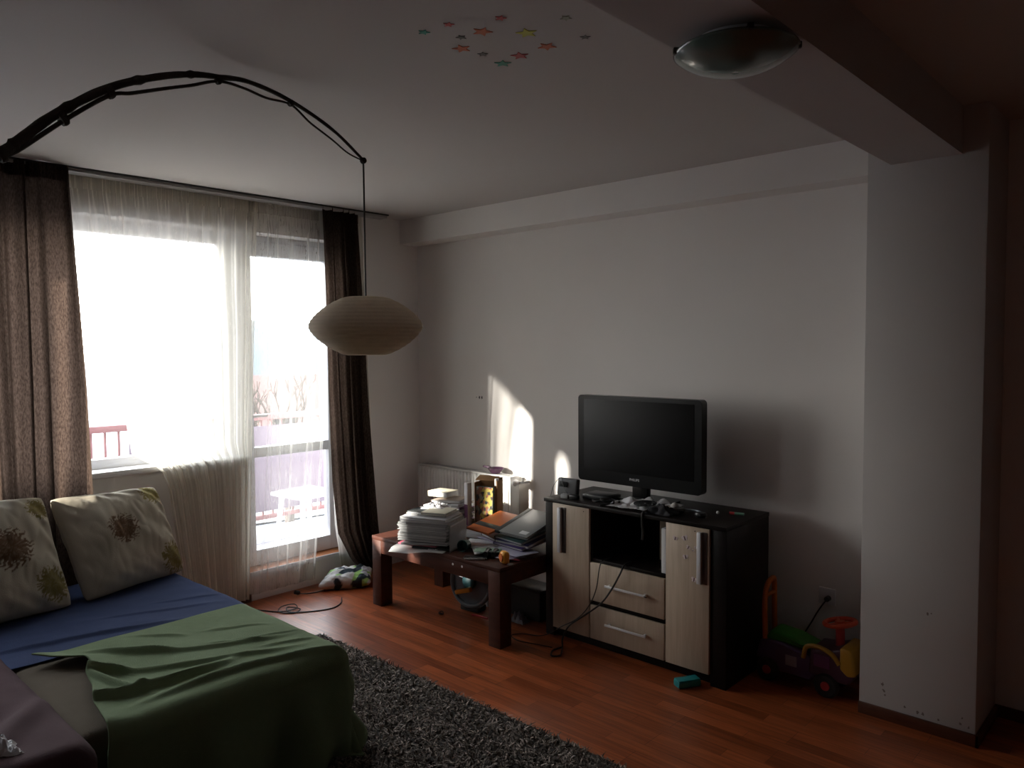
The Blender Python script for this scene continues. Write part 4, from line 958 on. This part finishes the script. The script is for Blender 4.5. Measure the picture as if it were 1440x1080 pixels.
struct('snowy_ground', MB().grid(lambda u, v: (-6.4-u*120, -60+v*140, -6.5+.5*nz(u*6, v*6, 0)), 30, 30), mat('snow', (.26, .28, .31), .8, var=.08, scale=.3))
def house(label, x, y, w_, d_, h_, wc, rc, rz=0):
    t = thing('house', label, 'house', (x, y, -6.5), rz)
    MB().box((0, 0, h_/2), (d_, w_, h_), bev=0).build('walls', wc, t)
    mb = MB(); hd, hw = d_/2+.4, w_/2+.4
    mb.add([(-hd, -hw, h_), (hd, -hw, h_), (hd, hw, h_), (-hd, hw, h_), (0, -hw, h_+d_*.28), (0, hw, h_+d_*.28)], [(0, 1, 4), (1, 2, 5, 4), (2, 3, 5), (3, 0, 4, 5), (0, 3, 2, 1)], False); mb.build('roof', rc, t)
    for k in range(3):
        for q in range(2):
            MB().box((d_/2+.02, -w_/2+w_*(k+.5)/3, 1.6+q*2.7), (.08, 1.1, 1.3), bev=.02).build('window', M_screen, t)
    return t
M_hr = mat('brick_red_wall', (.12, .05, .045), .9); M_hw = mat('cream_wall', (.22, .20, .18), .9); M_snowr = mat('snowy_roof', (.35, .36, .39), .8); M_rr = mat('dark_tile_roof', (.07, .035, .03), .8)
house('pale house with snowy roof beyond the balcony', -24, 6, 9, 8, 5.4, M_hw, M_snowr)
house('red brick house across the yard, seen past the window sill', -22, -6, 8, 8, 4.2, M_hr, M_snowr, .2)
house('long pale house with dark roof farther along the street', -36, 24, 12, 9, 4.2, mat('pale_grey_wall', (.42, .42, .42), .9), M_rr, -.2)
def hillf(u, v):
    y = -90+u*260; h = sstep(44, 62, y*120/(100+v*140))*15+5*nz(u*3, 0, 2)+3*nz(u*9, 0, 5)+1.2*nz(u*40, v*20, 5)
    return (-100-v*140, y, -8+(h+2)*math.sin(min(1, v*1.4)*PI/2))
struct('wooded_hill', MB().grid(hillf, 120, 30), mat('hazy_forest', (.022, .036, .045), .95, var=.25, scale=.5))
tr = thing('bare_tree', 'bare dark tree in the yard beyond the balcony railing', 'tree', (-15.5, 9.2, -6.5))
random.seed(5)
tm_ = MB().tube([(0, 0, 0), (.1, 0, 2.5), (0, .1, 5)], [.18, .14, .10], 8); tm_.build('trunk', M_branch, tr)
br = MB()
def grow(p, d, L_, r, dep):
    q = p+d*L_; br.tube([p, (p+q)/2+Vector((random.uniform(-.05, .05),)*3), q], [r, r*.85, r*.65], 5)
    if dep:
        for _ in range(3): grow(q, (d+Vector((random.uniform(-.6, .6), random.uniform(-.6, .6), random.uniform(-.1, .6)))).normalized(), L_*.72, r*.6, dep-1)
for _ in range(4): grow(Vector((0, .1, 4.8)), Vector((random.uniform(-.7, .7), random.uniform(-.7, .7), 1)).normalized(), 1.1, .06, 3)
br.build('branches', M_branch, tr)

struct('added_sun_blocker', slab(-7.6, -5.86, -1.3, -1.0, -6.5, 5.2), M_hw)  # unseen slab added only to keep direct sun off the door side
# ------------------------------------------------------------------ light
SUN_D = Vector((1.0, 2.4, -.86)).normalized()
sd = bpy.data.lights.new('sun', 'SUN'); sd.energy = 38; sd.angle = math.radians(1.5); sd.color = (1, .92, .82)
so = bpy.data.objects.new('sun', sd); C.objects.link(so); so.rotation_euler = SUN_D.to_track_quat('-Z', 'Y').to_euler(); so.location = (-8, -6, 6)
wd = bpy.data.worlds.new('sky'); bpy.context.scene.world = wd; wd.use_nodes = True
nt = wd.node_tree; nt.nodes.clear()
ow = nt.nodes.new('ShaderNodeOutputWorld'); bg = nt.nodes.new('ShaderNodeBackground')
tc = nt.nodes.new('ShaderNodeTexCoord'); sp = nt.nodes.new('ShaderNodeSeparateXYZ'); cr = nt.nodes.new('ShaderNodeValToRGB')
nt.links.new(tc.outputs['Generated'], sp.inputs[0]); nt.links.new(sp.outputs['Z'], cr.inputs[0])
e = cr.color_ramp.elements; e[0].position = 0; e[0].color = (1.0, .96, .92, 1); e[1].position = .8; e[1].color = (.62, .68, .80, 1)
k = e.new(.22); k.color = (.98, .97, .96, 1)
nt.links.new(cr.outputs[0], bg.inputs[0]); bg.inputs[1].default_value = 12; nt.links.new(bg.outputs[0], ow.inputs[0])
for (y0, y1, z0, z1) in ((YA, YM-.02, .94, 2.355), (YM-.02, YD, .16, 2.355)):
    ld = bpy.data.lights.new('window_portal', 'AREA'); ld.shape = 'RECTANGLE'; ld.size = z1-z0; ld.size_y = y1-y0; ld.cycles.is_portal = True
    lo = bpy.data.objects.new('window_portal', ld); C.objects.link(lo); lo.location = (XW-.28, (y0+y1)/2, (z0+z1)/2)
    lo.rotation_euler = (0, -PI/2, 0)

# lettering becomes plain mesh
bpy.context.view_layer.update()
dg = bpy.context.evaluated_depsgraph_get()
for o in [o for o in C.objects if o.type == 'FONT']:
    me = bpy.data.meshes.new_from_object(o.evaluated_get(dg)); me.name = o.name
    if not me.materials: me.materials.append(o.data.materials[0])
    nm = o.name; o.name = 'old'; n_ = bpy.data.objects.new(nm, me); C.objects.link(n_); n_.parent = o.parent; n_.location = o.location; n_.rotation_euler = o.rotation_euler; n_.scale = o.scale
    bpy.data.objects.remove(o)
# ------------------------------------------------------------------ camera
q = [math.radians(v) for v in (42.7436, -2.7751, -.3269)]; fpx = 1080.5
y_, p_, r_ = q
fw = Vector((-math.sin(y_)*math.cos(p_), math.cos(y_)*math.cos(p_), math.sin(p_)))
rt = Vector((math.cos(y_), math.sin(y_), 0)); up = rt.cross(fw)
rt2 = math.cos(r_)*rt+math.sin(r_)*up; up2 = -math.sin(r_)*rt+math.cos(r_)*up
cd = bpy.data.cameras.new('camera'); cam = bpy.data.objects.new('camera', cd); C.objects.link(cam)
cd.sensor_width = 36; cd.lens = fpx*36/1440; cd.clip_end = 500
Mc = Matrix((rt2, up2, -fw)).transposed().to_4x4(); Mc.translation = Vector((0, 0, 1.62)); cam.matrix_world = Mc
sc = bpy.context.scene; sc.camera = cam
sc.view_settings.view_transform = 'Standard'; sc.view_settings.look = 'None'; sc.view_settings.gamma = 1; sc.view_settings.use_curve_mapping = False
sc.view_settings.exposure = .28
sc.cycles.max_bounces = 12; sc.cycles.diffuse_bounces = 7; sc.cycles.glossy_bounces = 4; sc.cycles.transparent_max_bounces = 24; sc.cycles.transmission_bounces = 8
sc.cycles.sample_clamp_indirect = 8; sc.cycles.caustics_reflective = False; sc.cycles.caustics_refractive = False
sc.cycles.use_denoising = True
